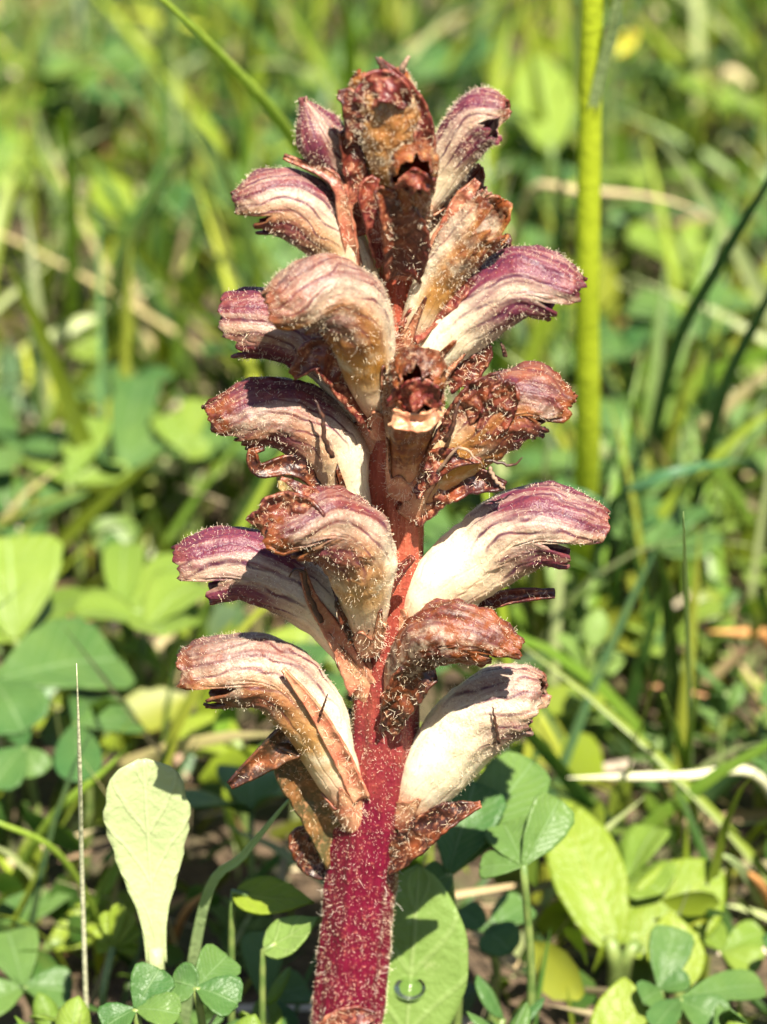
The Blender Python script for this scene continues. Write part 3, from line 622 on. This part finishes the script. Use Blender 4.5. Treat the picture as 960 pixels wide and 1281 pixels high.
def placed_clover(label, centre, leaflets, mat, foot=None, hgt=None, group=None, cup=.12, patch=None):
    """centre (px,py,y); leaflets [(tip px, py, y, width px, normal)]"""
    c = P(*centre); g = ground_px(*foot) if foot else np.array((c[0], c[1] + .003, 0)); g = np.array((g[0], g[1], -.0025))
    o = empty('clover_leaf', g); tag(o, label, 'clover', group)
    for i, (px, py, y, w, nn) in enumerate(leaflets):
        e = P(px, py, y); m = (c + e) / 2 + nrm(np.array(nn, float)) * .06 * np.linalg.norm(e - c)
        me, p = leaf_mesh('leaflet', [c, m, e], w * S(m), 'obov' if w < 1.15 * np.linalg.norm(e - c) / S(m) else 'round', nn, mat, cup=cup, fold=.12, wave=.03, seed=i + px * .1)
        link('leaflet', me, o, c - g, thick=.00016)
    tube_obj('stalk', [g, g * .5 + c * .5 + np.array((.0008, 0, .001)), c], .00042, .0003, M_PETIOLE, o, g)
    return o
UPC = (0, -.55, 1)
# tall stalk on the right with its sheathing leaf
st = empty('grass_stalk', ground_px(712, 792) * np.array((1, 1, 0)) + np.array((0, 0, -.0025)))
tag(st, 'tall upright bright yellow-green grass stalk right of the broomrape', 'grass stalk')
g0 = np.array(st.location); yb = g0[1] * 1000
tube_obj('culm', [g0, P(734, 600, yb - 18), P(735, 380, yb - 26), P(738, 180, yb - 30), P(742, -60, yb - 34), P(744, -260, yb - 38)], .00128, .00085, M_STALK, st, g0, 10, 40)
me, p = leaf_mesh('leaf', [P(741, 140, yb - 31.6), P(752, 90, yb - 33), P(768, 30, yb - 35), P(784, -60, yb - 38)], 13 * S(P(741, 80, yb - 32)), 'blade', TOCAM, M_PALEB, fold=.4)
link('leaf', me, st, P(741, 140, yb - 31.6) - g0, thick=.00012)
# blade arching up to the left behind the tip
placed_blade('grass_stalk', 'smooth green grass stalk leaning left behind the tip of the broomrape', 'grass stalk',
             [(478, 480, 140), (430, 300, 95), (362, 168, 68), (285, 78, 58), (205, 0, 52), (110, -80, 50)], 19, M_GRASSB, round_=True)
placed_blade('wild_grass', 'broad dim green blade standing straight behind the withered tip', 'grass blade', [(448, 250, 200), (440, 100, 150), (430, -40, 130)], 22, M_GRASSB)
placed_blade('wild_grass', 'pale folded grass blade bending down left of the plump cream flower', 'grass blade',
             [(335, 400, 168), (310, 300, 136), (285, 220, 120), (262, 175, 115), (240, 150, 112)], 18, M_PALEB)
placed_blade('wild_grass', 'pale thin grass blade crossing another, slanting down to the left', 'grass blade',
             [(110, 425, 162), (150, 330, 140), (200, 235, 122), (252, 172, 110)], 15, M_PALEB)
placed_blade('wild_grass', 'yellow-green upright blade alone in the grass far left', 'grass blade', [(88, 420, 165), (90, 260, 120), (82, 140, 100)], 17, M_GRASSB)
placed_blade('wild_grass', 'pale upright blade beside the slanting pale pair', 'grass blade', [(128, 430, 160), (152, 350, 140), (172, 290, 125)], 16, M_PALEB)
placed_blade('straw', 'thin arched dry straw passing behind the tall grass stalk', 'straw',
             [(610, 275, 168), (660, 248, 136), (722, 240, 130), (800, 244, 128), (860, 258, 127), (892, 276, 126)], 12, M_STRAW, round_=True)
placed_blade('straw', 'short white bleached straw lying in the grass', 'straw', [(1010, 486, 148), (960, 484, 140), (925, 486, 136), (890, 492, 134)], 20, M_PALE_STRAW, round_=True)
placed_blade('straw', 'orange dry straw lying low in the grass', 'straw', [(1000, 808, 86), (960, 798, 82), (925, 792, 80), (886, 790, 80)], 16, M_ORANGE_STRAW, round_=True)
placed_blade('straw', 'pink-beige broken straw far back in the grass', 'straw', [(868, 80, 226), (905, 96, 222), (945, 110, 220)], 18, M_STRAW, round_=True)
placed_blade('straw', 'beige upright broken straw under the pink-beige one', 'straw', [(878, 205, 216), (890, 160, 205), (896, 110, 198)], 16, M_STRAW, round_=True)
placed_blade('wild_grass', 'dark blue-green blade slanting up to the right', 'grass blade', [(800, 560, 125), (840, 450, 88), (900, 330, 72), (962, 225, 62), (1010, 140, 58)], 17, M_BLUEB)
placed_blade('wild_grass', 'second dark blue-green blade slanting right, shorter', 'grass blade', [(850, 640, 110), (900, 505, 82), (950, 395, 70), (1000, 290, 62)], 16, M_BLUEB)
placed_blade('wild_grass', 'dark upright blade close beside the tall grass stalk', 'grass blade', [(690, 420, 160), (698, 300, 120), (704, 200, 102)], 15, M_BLUEB)
placed_blade('wild_grass', 'broad blue-green blade bending over above the frilled flower', 'grass blade',
             [(735, 720, 96), (765, 640, 78), (810, 604, 72), (862, 586, 72), (935, 574, 76)], 24, M_BLUEB, normal=UPC)
placed_blade('wild_grass', 'dark green blade arching behind the hood of the frilled flower', 'grass blade',
             [(560, 690, 105), (640, 630, 80), (690, 612, 74), (740, 620, 72), (762, 640, 72)], 26, M_BLUEB, normal=UPC)
placed_blade('straw', 'pale green horizontal stalk lying level right of the lowest flower', 'straw', [(1000, 985, 54), (950, 972, 46), (850, 971, 44), (710, 973, 42)], 14, M_PALE_STRAW, round_=True)
placed_blade('straw', 'hair-thin upright pale straw beside the spoon-shaped leaf', 'straw', [(106, 1195, 11), (103, 1100, 4), (100, 960, -2), (96, 830, -6)], 6.5, M_PALE_STRAW, round_=True)
placed_blade('wild_grass', 'thin pale grass blade slanting from the spoon-shaped leaf to the stem', 'grass blade', [(205, 1215, 12), (255, 1135, 6), (305, 1070, 4), (362, 1000, 2)], 14, M_PALEB)
placed_blade('straw', 'short orange-brown dry stick by the foot of the spoon-shaped leaf', 'straw', [(205, 1170, 38), (232, 1142, 33), (262, 1114, 31)], 12, M_ORANGE_STRAW, round_=True)
placed_blade('twig', 'thick pinkish brown twig lying above the spoon-shaped leaf', 'twig', [(155, 850, 82), (185, 888, 74), (216, 935, 66), (240, 985, 62)], 22, M_TWIG, round_=True)
placed_blade('wild_grass', 'small upright light green blade right of the tall stalk foot', 'grass blade', [(868, 1000, 60), (862, 850, 40), (855, 640, 10)], 7, M_PALEB, round_=True)
placed_blade('wild_grass', 'upright yellow-green blade forking above the level stalk', 'grass blade', [(880, 1000, 58), (850, 930, 46), (830, 870, 40)], 10, M_GRASSB)
placed_blade('wild_grass', 'yellow-green blade crossing the forked one above the level stalk', 'grass blade', [(850, 1010, 58), (862, 930, 46), (872, 860, 40)], 9, M_GRASSB)
placed_blade('wild_grass', 'light green blade slanting down right of the yellow-green leaves', 'grass blade', [(975, 1130, 44), (925, 1085, 36), (890, 1065, 34)], 13, M_PALEB)
placed_blade('straw', 'red-brown dry stick at the end of the slanting light blade', 'straw', [(985, 1135, 44), (950, 1105, 38), (925, 1085, 37)], 14, M_ORANGE_STRAW, round_=True)
placed_blade('wild_grass', 'slim olive stalk slanting up left of the spoon-shaped leaf', 'grass blade', [(-20, 1085, 44), (60, 1030, 36), (130, 965, 34), (165, 930, 34)], 14, M_GRASSB, round_=True)
placed_blade('wild_grass', 'thin green stalk sloping down across the hair-thin straw', 'grass blade', [(150, 1145, 38), (80, 1075, 30), (0, 1030, 28), (-60, 1010, 30)], 9, M_GRASSB, round_=True)
# broad leaves
placed_leaf('spoon_leaf', 'pale spoon-shaped leaf standing upright with toothed edge', 'leaf', (196, 1205, 0), (180, 950, 3), 108, 'spoon', M_SPOON, normal=(.12, -1, .5), bend=-.03, cup=.08, toothed=.09, pet=.0006, petmat=M_SPOON)
placed_leaf('ovate_leaf', 'large dull green oval leaf with a water drop behind the stem foot', 'leaf', (505, 1335, 3.5), (525, 1082, 8), 140, 'ellip', M_MATTE, normal=(.1, -1, .7), bend=.03, cup=.12)
placed_leaf('yellow_green_leaf', 'bright yellow-green pointed leaf leaning left', 'leaf', (768, 1192, 26), (702, 1000, 36), 92, 'ellip', M_BROAD, normal=(.15, -1, .55), bend=.05, cup=.14, pet=.0006)
placed_leaf('yellow_green_leaf', 'bright yellow-green rounded leaf with a thin shadow across it', 'leaf', (786, 1194, 27), (900, 1082, 33), 108, 'ellip', M_BROAD, normal=(-.1, -1, .6), bend=.04, cup=.14, pet=.0006)
placed_leaf('yellow_green_leaf', 'light green leaf at the very foot of the yellow-green pair', 'leaf', (775, 1330, 10), (782, 1222, 15), 78, 'ovate', M_BROAD, normal=(0, -1, .7), cup=.12)
placed_leaf('yellow_green_leaf', 'rounded light leaf rising behind the small dark clover leaflets', 'leaf', (850, 1240, 20), (838, 1140, 25), 74, 'ovate', M_BROAD, normal=(.2, -1, .5), cup=.2)
placed_leaf('rosette_leaf', 'yellow-green leaf lying behind the small lobed leaf', 'leaf', (60, 1185, 33), (178, 1120, 36), 62, 'ellip', M_BROAD, normal=UPC, cup=.1)
placed_leaf('rosette_leaf', 'light green leaf lying just left of the stem', 'leaf', (292, 1118, 7), (392, 1128, 5), 56, 'lance', M_BROAD, normal=UPC, cup=.2, pet=.00025)
placed_leaf('rosette_leaf', 'smaller yellow-green leaf beside the stem under the dark bract', 'leaf', (330, 1190, 3), (398, 1148, 3), 52, 'lance', M_MATTE, normal=UPC, cup=.2, pet=.00025)
placed_leaf('rosette_leaf', 'mid green leaf edge-on behind the lobed leaf', 'leaf', (-10, 1150, 38), (90, 1120, 38), 46, 'lance', M_CLOVER, normal=UPC, cup=.2)
placed_leaf('broad_leaf', 'bright light green leaf under the low left flower', 'leaf', (300, 935, 52), (222, 905, 56), 70, 'ellip', M_BROAD, normal=UPC, cup=.1)
placed_leaf('broad_leaf', 'bright green leaf showing between the two left flowers', 'leaf', (420, 830, 64), (330, 800, 66), 74, 'ellip', M_BROAD, normal=UPC, cup=.1)
placed_leaf('broad_leaf', 'dim yellow-green leaf far back on the left', 'leaf', (165, 280, 165), (120, 215, 172), 60, 'ovate', M_BROAD, normal=UPC)
placed_leaf('broad_leaf', 'grey-green oval leaf behind the flower beside the tip', 'leaf', (690, 190, 165), (672, 68, 178), 74, 'ellip', M_CLOVER_L, normal=TOCAM)
placed_leaf('yellow_bud', 'small yellow flower bud in the far grass beside the tall stalk', 'flower bud', (765, 66, 190), (798, 42, 188), 22, 'ellip', M_YELLOW, cup=.5)
# round clover leaves on the left
placed_clover('large round yellow-green clover leaf at the left edge', (20, 800, 62), [(10, 672, 70, 136, UPC), (-90, 740, 66, 130, UPC), (120, 745, 80, 60, UPC)], M_CLOVER_L)
placed_clover('largest dark round clover leaf with notched tip at the left edge', (-6, 850, 52), [(150, 824, 60, 130, UPC), (30, 915, 46, 90, UPC), (-90, 800, 58, 120, UPC)], M_CLOVER)
placed_clover('pale trefoil leaf spreading three narrow leaflets below the purple veined flower', (152, 772, 70), [(156, 680, 80, 54, UPC), (236, 700, 80, 56, UPC), (250, 770, 72, 44, UPC)], M_CLOVER_L)
placed_clover('blue-green clover leaf behind the hair-thin straw', (95, 905, 48), [(172, 900, 52, 62, UPC), (120, 868, 56, 50, UPC), (100, 978, 40, 60, UPC)], M_CLOVER)
placed_clover('dark clover leaf left of the hair-thin straw', (30, 935, 44), [(-10, 985, 40, 62, UPC), (50, 970, 42, 44, UPC), (10, 890, 52, 60, UPC)], M_CLOVER)
placed_clover('light mint green clover leaf level with the dark brown hooded flower', (86, 605, 96), [(118, 522, 104, 58, UPC), (40, 560, 104, 60, UPC), (165, 590, 98, 36, UPC)], M_CLOVER_L)
placed_clover('dark green clover leaf behind the mint green one', (150, 592, 100), [(178, 470, 116, 58, UPC), (196, 540, 106, 60, UPC), (130, 575, 96, 40, UPC)], M_CLOVER)
placed_clover('mint clover leaf with drooping leaflet right of the dark green one', (232, 565, 102), [(206, 520, 106, 46, UPC), (250, 500, 110, 40, UPC), (262, 560, 102, 36, UPC)], M_CLOVER_L)
placed_clover('dark clover leaf at the left edge above the mint green one', (22, 560, 102), [(80, 555, 100, 40, UPC), (-30, 500, 112, 60, UPC), (-10, 590, 96, 50, UPC)], M_CLOVER)
placed_clover('clover leaf of three rounded leaflets right of the red stem', (562, 1092, 10), [(594, 978, 15, 92, (0, -1, .8)), (668, 952, 19, 82, (-.1, -1, .8)), (540, 1110, 10, 50, (0, -.6, 1))], M_CLOVER)
placed_clover('blue-green clover leaf overlapping the yellow-green pointed leaf', (655, 1082, 8), [(700, 1000, 12, 58, (.25, -1, .6)), (630, 1030, 12, 60, (0, -1, 1)), (600, 1085, 9, 40, UPC)], M_CLOVER)
placed_clover('small dark clover leaf in front of the rounded light leaf', (826, 1238, 14), [(844, 1160, 18, 56, (0, -1, .5)), (804, 1252, 12, 44, (0, -1, .8)), (862, 1225, 14, 30, UPC)], M_CLOVER)
placed_clover('flat dark clover leaf at the bottom right corner', (850, 1250, 12), [(955, 1232, 16, 48, UPC), (905, 1282, 10, 56, UPC), (820, 1285, 8, 40, UPC)], M_CLOVER)
placed_clover('dark blue-green clover leaf at the bottom left of the stem', (246, 1235, -3), [(285, 1195, 0, 56, (0, -1, .8)), (298, 1255, -4, 60, UPC), (215, 1226, -2, 52, (0, -1, .8))], M_CLOVER)
placed_clover('dark clover leaf tucked beside the stem foot', (330, 1250, 12), [(330, 1165, 18, 56, (0, -1, .8)), (385, 1235, 14, 54, UPC), (350, 1300, 8, 60, UPC)], M_CLOVER)
placed_clover('dark clover leaf in the bottom left corner', (30, 1235, 18), [(10, 1165, 24, 70, UPC), (90, 1240, 18, 60, UPC), (-30, 1260, 16, 60, UPC)], M_CLOVER)
placed_clover('light clover leaf at the bottom beside the fan of small leaves', (170, 1262, -5), [(200, 1212, -3, 56, (0, -1, .9)), (225, 1268, -6, 50, UPC), (130, 1285, -6, 50, UPC)], M_CLOVER)
placed_clover('grey-green clover leaf low beside the big oval leaf', (610, 1165, 22), [(660, 1130, 25, 50, UPC), (640, 1190, 20, 56, UPC), (575, 1140, 24, 44, UPC)], M_CLOVER)
placed_clover('mid green clover leaf right of the rounded yellow-green leaf', (905, 1190, 26), [(955, 1165, 28, 44, UPC), (950, 1210, 24, 46, UPC), (880, 1160, 30, 44, UPC)], M_CLOVER_L)
# water drop on the oval leaf
def water_drop():
    m, nt, b, o = newmat('water'); k = NB(nt); nt.nodes.remove(b)
    fr = k.n('ShaderNodeFresnel'); fr.inputs[0].default_value = 1.2; gl = k.n('ShaderNodeBsdfGlossy'); gl.inputs['Roughness'].default_value = .12; tp = k.n('ShaderNodeBsdfTransparent')
    k.l(k.mix(k.noise(300), (.90, .95, .88), (.97, .99, .95)), tp.inputs[0])
    mx = k.n('ShaderNodeMixShader'); k.l(fr.outputs[0], mx.inputs[0]); k.l(tp.outputs[0], mx.inputs[1]); k.l(gl.outputs[0], mx.inputs[2]); k.l(mx.outputs[0], o.inputs[0])
    c = P(513, 1236, 4.8); n = nrm(np.array((.1, -1, .7))); t = nrm(np.cross(n, (1, 0, 0))); s = np.cross(n, t)
    V, F = [], []; A = np.linspace(0, 2 * math.pi, 24, endpoint=False)
    rr = np.sin(np.linspace(.06, 1, 9) * math.pi / 2); hh = np.cos(np.linspace(.06, 1, 9) * math.pi / 2)
    for r_, h_ in zip(rr, hh):
        for a in A: V.append(s * math.cos(a) * r_ * .0012 + t * math.sin(a) * r_ * .0009 + n * ((1 - r_ ** 2) * .00045))
    F = grid_faces(9, 24, True); V.append(n * .00045); V.append(n * -.0001); F = clean(F)
    for j in range(24):
        k = (j + 1) % 24; F.append((len(V) - 2, k, j)); F.append((len(V) - 1, 8 * 24 + j, 8 * 24 + k))
    me = mk_mesh('water_drop', V, F, m); bm = bmesh.new(); bm.from_mesh(me); bmesh.ops.recalc_face_normals(bm, faces=bm.faces); bm.to_mesh(me); bm.free()
    w = link('water_drop', me, None, c); tag(w, 'clear water drop resting on the large oval leaf', 'water drop')
water_drop()
# small lobed leaf, bottom left
def lobed_leaf():
    b = P(128, 1262, 14); g = np.array((b[0], b[1] + .003, -.0025)); o = empty('lobed_leaf', g); tag(o, 'small fan of lobed yellow-green leaflets in the lower left', 'leaf')
    j = P(141, 1185, 17)
    tube_obj('petiole', [g, b, j], .0004, .0003, M_PETIOLE, o, g)
    for (px, py, w) in ((122, 1160, 20), (133, 1140, 20), (150, 1130, 20), (165, 1142, 20), (174, 1162, 18), (120, 1185, 16), (172, 1188, 16)):
        e = P(px, py, 18.5); me, p = leaf_mesh('leaflet', [j, (j + e) / 2, e], w * S(j), 'obov', TOCAM, M_BROAD, cup=.2, fold=.15, nu=14, nv=7, seed=px)
        link('leaflet', me, o, j - g, thick=.00012)
lobed_leaf()

# ------------------------------------------------------------------ filler: clover, leafy shoots, grass, litter
def view_cap(x, y):
    """greatest height that stays under the camera's view of the plant for anything in front of it"""
    return np.where(y < .012, .0145 + np.maximum(0, .005 - y) * .42, np.where(y < .03, .016 + (y - .012) * .5, 1.))
def clover_proto(mat, seed):
    r = random.Random(seed); h = .013 + .004 * r.random(); o = empty('clover_leaf', (0, 0, -5))
    lean = np.array((.003 * (r.random() - .5), .003 * (r.random() - .5), h))
    for i in range(3):
        a = i * 2.094 + r.uniform(-.15, .15); d = np.array((math.cos(a), math.sin(a), .15 + .3 * r.random())); Ln = .0062 * r.uniform(.85, 1.1)
        e = lean + d * Ln; m = (lean + e) / 2 + np.array((0, 0, .0006))
        me, p = leaf_mesh('leaflet', [lean, m, e], .0058 * r.uniform(.9, 1.1), 'obov', (0, 0, 1), mat, cup=.12, fold=.15, wave=.04, nu=12, nv=7, seed=seed + i)
        link('leaflet', me, o, lean, thick=.00014)
    tube_obj('stalk', [np.zeros(3), lean * .5 + np.array((.0008, .0004, 0)), lean], .00035, .00025, M_PETIOLE, o, np.zeros(3), 5, 7)
    return o
def shoot_proto(mat, seed):
    r = random.Random(seed); o = empty('leafy_shoot', (0, 0, -5)); h = .014 + .003 * r.random()
    top = np.array((.003 * (r.random() - .5), .002 * (r.random() - .5), h))
    pts = [np.zeros(3), top * .5 + np.array((.001, 0, 0)), top]; c = spline(pts, 20)
    tube_obj('stalk', pts, .00045, .0003, M_PETIOLE, o, np.zeros(3), 5, 8)
    for i in range(9):
        q = c[5 + int(i * 1.7) if i < 8 else 19, :3]; a = i * 2.4; up = .25 + .11 * i; d = nrm(np.array((math.cos(a), math.sin(a), up))); Ln = .0052 * r.uniform(.7, 1.15)
        e = q + d * Ln; m = (q + e) / 2 + np.array((0, 0, .0004))
        me, p = leaf_mesh('leaflet', [q, m, e], .0026 * r.uniform(.8, 1.2), 'ellip', (0, 0, 1) if up < 1 else (math.cos(a), math.sin(a), .3), mat, cup=.1, fold=.25, nu=10, nv=5, seed=seed + i)
        link('leaflet', me, o, q, thick=.00012)
    return o
protos = [clover_proto(M_CLOVER, 1), clover_proto(M_CLOVER, 5), clover_proto(M_CLOVER_L, 9)]
shoots = [shoot_proto(M_CLOVER, 31), shoot_proto(M_MATTE, 33), shoot_proto(M_CLOVER_L, 36)]
def place_copies(protos, n, label, cat, group, sampler, smin, smax, seed):
    r = np.random.default_rng(seed); done = 0; fresh = set(range(len(protos)))
    while done < n:
        x, y, s = sampler(r); s = s * r.uniform(smin, smax)
        k = int(r.integers(len(protos)))
        if .02 * s > view_cap(x, y) * 1.25: s = float(view_cap(x, y)) * 1.25 / .02
        if s < .35 or (.011 < x < .026 and y < .033): continue
        if k in fresh: o = protos[k]; fresh.discard(k)
        else: o = copy_tree(protos[k])
        o.location = (x, y, -.0025); o.rotation_euler = (r.normal() * .14 + .12, r.normal() * .14, r.uniform(0, 6.28)); o.scale = (s, s, s)
        tag(o, label[k], cat, group[k]); done += 1
    for k in fresh: 
        for ch in list(protos[k].children): bpy.data.objects.remove(ch)
        bpy.data.objects.remove(protos[k])
def in_view(r, y0, y1):
    y = math.sqrt(r.uniform(y0 ** 2, y1 ** 2)) if y0 > 0 else r.uniform(y0, y1); hw = .0275 * (y + .32) / .32 * 1.25
    x = r.uniform(-hw, hw)
    if math.hypot(x + .002, y) < .009: x += .012 if x > -.002 else -.012
    return x, y, 1.
place_copies(protos, 105, ['small dark green clover leaf with level leaflets in the sward', 'small dark green clover leaf with upturned leaflets in the sward', 'small pale green clover leaf in the sward'], 'clover', ['level dark clover leaves in the sward', 'upturned dark clover leaves in the sward', 'pale clover leaves in the sward'], lambda r: in_view(r, .02, .22), .6, 1.2, 3)
place_copies(shoots, 60, ['small dark leafy shoot with narrow leaflets in the sward', 'small dull green leafy shoot with narrow leaflets in the sward', 'small pale leafy shoot with narrow leaflets in the sward'], 'leafy shoot', ['dark leafy shoots', 'dull green leafy shoots', 'pale leafy shoots'], lambda r: in_view(r, .010, .15), .55, 1.05, 4)

place_copies([shoot_proto(M_CLOVER, 51), shoot_proto(M_CLOVER_L, 53)], 26, ['low dark leafy shoot growing around the foot of the broomrape', 'low pale leafy shoot growing around the foot of the broomrape'], 'leafy shoot',
             ['dark shoots at the foot', 'pale shoots at the foot'], lambda r: in_view(r, -.006, .014), .85, 1.1, 8)
def blades_stuff(name, n, area, hlo, hhi, wlo, whi, tones, probs, seed, lean=.6, nseg=5, droop=.6, label=None, cat=None, zbase=(0, 0), flat=False, mat=None, shape=None, dens=None):
    r = np.random.default_rng(seed)
    x0, x1, y0, y1 = area; x = r.uniform(x0, x1, n); y = r.uniform(y0, y1, n)
    if dens is not None:
        keep = r.random(n) < dens(x, y); x, y = x[keep], y[keep]; n = len(x)
    # gather in loose tufts
    cx = np.round(x / .012) * .012 + .004 * np.sin(x * 900) ; cy = np.round(y / .012) * .012 + .004 * np.cos(y * 800); k = r.random(n) * .55
    x = x * (1 - k) + cx * k; y = y * (1 - k) + cy * k
    keep = np.hypot(x + .002, y) > .0055; x, y = x[keep], y[keep]; n = len(x)
    h = r.uniform(hlo, hhi, n) * (.55 + .45 * r.random(n)); cap = view_cap(x, y); h = np.minimum(h, cap * r.uniform(.4, .85, n)); w = r.uniform(wlo, whi, n) * np.clip(h / hhi * 1.6, .35, 1)
    a = r.uniform(0, 6.283, n); ln = np.abs(r.normal(0, lean, n))
    d = np.stack([np.cos(a) * ln, np.sin(a) * ln, np.ones(n)], 1)
    if flat: d[:, 2] = r.uniform(-.02, .22, n)
    d = nrm(d); b = np.stack([x, y, -.002 + r.uniform(*zbase, n)], 1)
    side = nrm(np.cross(d, np.stack([np.cos(a + r.normal(0, .8, n)), np.sin(a + r.normal(0, .8, n)), .35 + 0 * a], 1)))
    t = np.linspace(0, 1, nseg + 1); V = np.empty((n, nseg + 1, 3, 3)); wdir = np.stack([np.cos(a), np.sin(a), -1.1 * np.ones(n)], 1)
    nn = nrm(np.cross(side, d)); drp = droop * r.random(n)
    for i, ti in enumerate(t):
        c = b + d * (h * ti)[:, None] + wdir * (h * drp * ti ** 2.2 * .5)[:, None]
        if flat: c[:, 2] = np.maximum(c[:, 2], .0002)
        ww = w * float(shape(ti) if shape else np.interp(ti, [0, .3, .75, 1], [.8, 1, .65, .03])) / 2
        V[:, i, 0] = c - side * ww[:, None] + nn * (ww * .35)[:, None]; V[:, i, 1] = c; V[:, i, 2] = c + side * ww[:, None] + nn * (ww * .35)[:, None]
    F = []
    for i in range(nseg):
        for j in range(2): q = i * 3 + j; F.append((q, q + 1, q + 4, q + 3))
    m = (nseg + 1) * 3
    F = (np.array(F)[None] + (np.arange(n) * m)[:, None, None]).reshape(-1, 4)
    tn = np.array(tones)[r.choice(len(tones), n, p=probs)] * r.uniform(.42, 1.25, (n, 1))
    tn = np.concatenate([tn, np.ones((n, 1))], 1); tn = np.repeat(tn, m, 0)
    o = link(name, mk_mesh(name, V.reshape(-1, 3), F, mat or M_SWARD, {'tone': tn}), kind='stuff')
    if label: tag(o, label, cat)
    return o
GREENS = [(.11, .20, .018), (.22, .29, .022), (.05, .12, .022), (.34, .37, .04), (.09, .19, .07), (.50, .41, .20), (.38, .43, .19)]
GP = [.22, .22, .18, .13, .09, .06, .10]
clump = lambda x, y: np.clip(.55 + .8 * np.sin(x * 95 + 2 * np.sin(y * 40)) * np.sin(y * 70 + 1.3), .12, 1)
blades_stuff('grass', 15000, (-.2, .2, .03, .42), .018, .052, .0009, .0022, GREENS, GP, 21, lean=.55, label='dense green grass of the sward behind the broomrape', cat='grass', dens=lambda x, y: clump(x, y) * np.interp(y, [.03, .08, .13], [.18, .45, 1]))
blades_stuff('short_grass', 16000, (-.3, .3, -.25, .4), .006, .018, .0006, .0014, GREENS, GP, 22, lean=.9, label='short fine grass low on the ground', cat='grass')
blades_stuff('outer_grass', 26000, (-.9, .9, -.5, 1.6), .018, .055, .0014, .0032, GREENS, GP, 23, lean=.6, label='meadow grass around the sward', cat='grass',
             dens=lambda x, y: (((np.abs(x) > .2) | (y > .42) | (y < -.34)) & ~((y < .1) & (y > -.5) & (np.abs(x) < .12 + .1 * (y > 0)))).astype(float))
leafshape = lambda t: np.sin(np.pi * min(max(t, .02), .99) ** .85) ** .7
blades_stuff('ground_cover', 9000, (-.2, .2, -.2, .36), .004, .009, .0028, .0048, GREENS[:5] + [(.12, .2, .1)], [.25, .2, .25, .1, .12, .08], 24, lean=1.3, droop=.3, nseg=4, zbase=(.001, .011),
             label='small rounded leaves carpeting the ground', cat='ground cover', shape=leafshape, dens=lambda x, y: np.interp(y, [-.2, -.012, .018, .03, .14, .3], [.5, .3, .2, .8, .9, .5]))
BROWNS = [(.40, .29, .16), (.52, .42, .26), (.20, .12, .07), (.34, .17, .08), (.58, .47, .36)]
blades_stuff('dry_litter', 5200, (-.22, .22, -.2, .42), .006, .022, .0005, .0016, BROWNS, [.3, .25, .2, .13, .12], 25, flat=True, lean=1, droop=.1, zbase=(.001, .008), nseg=3,
             label='dry brown stems and leaf litter on the ground', cat='litter', mat=M_LITTER)
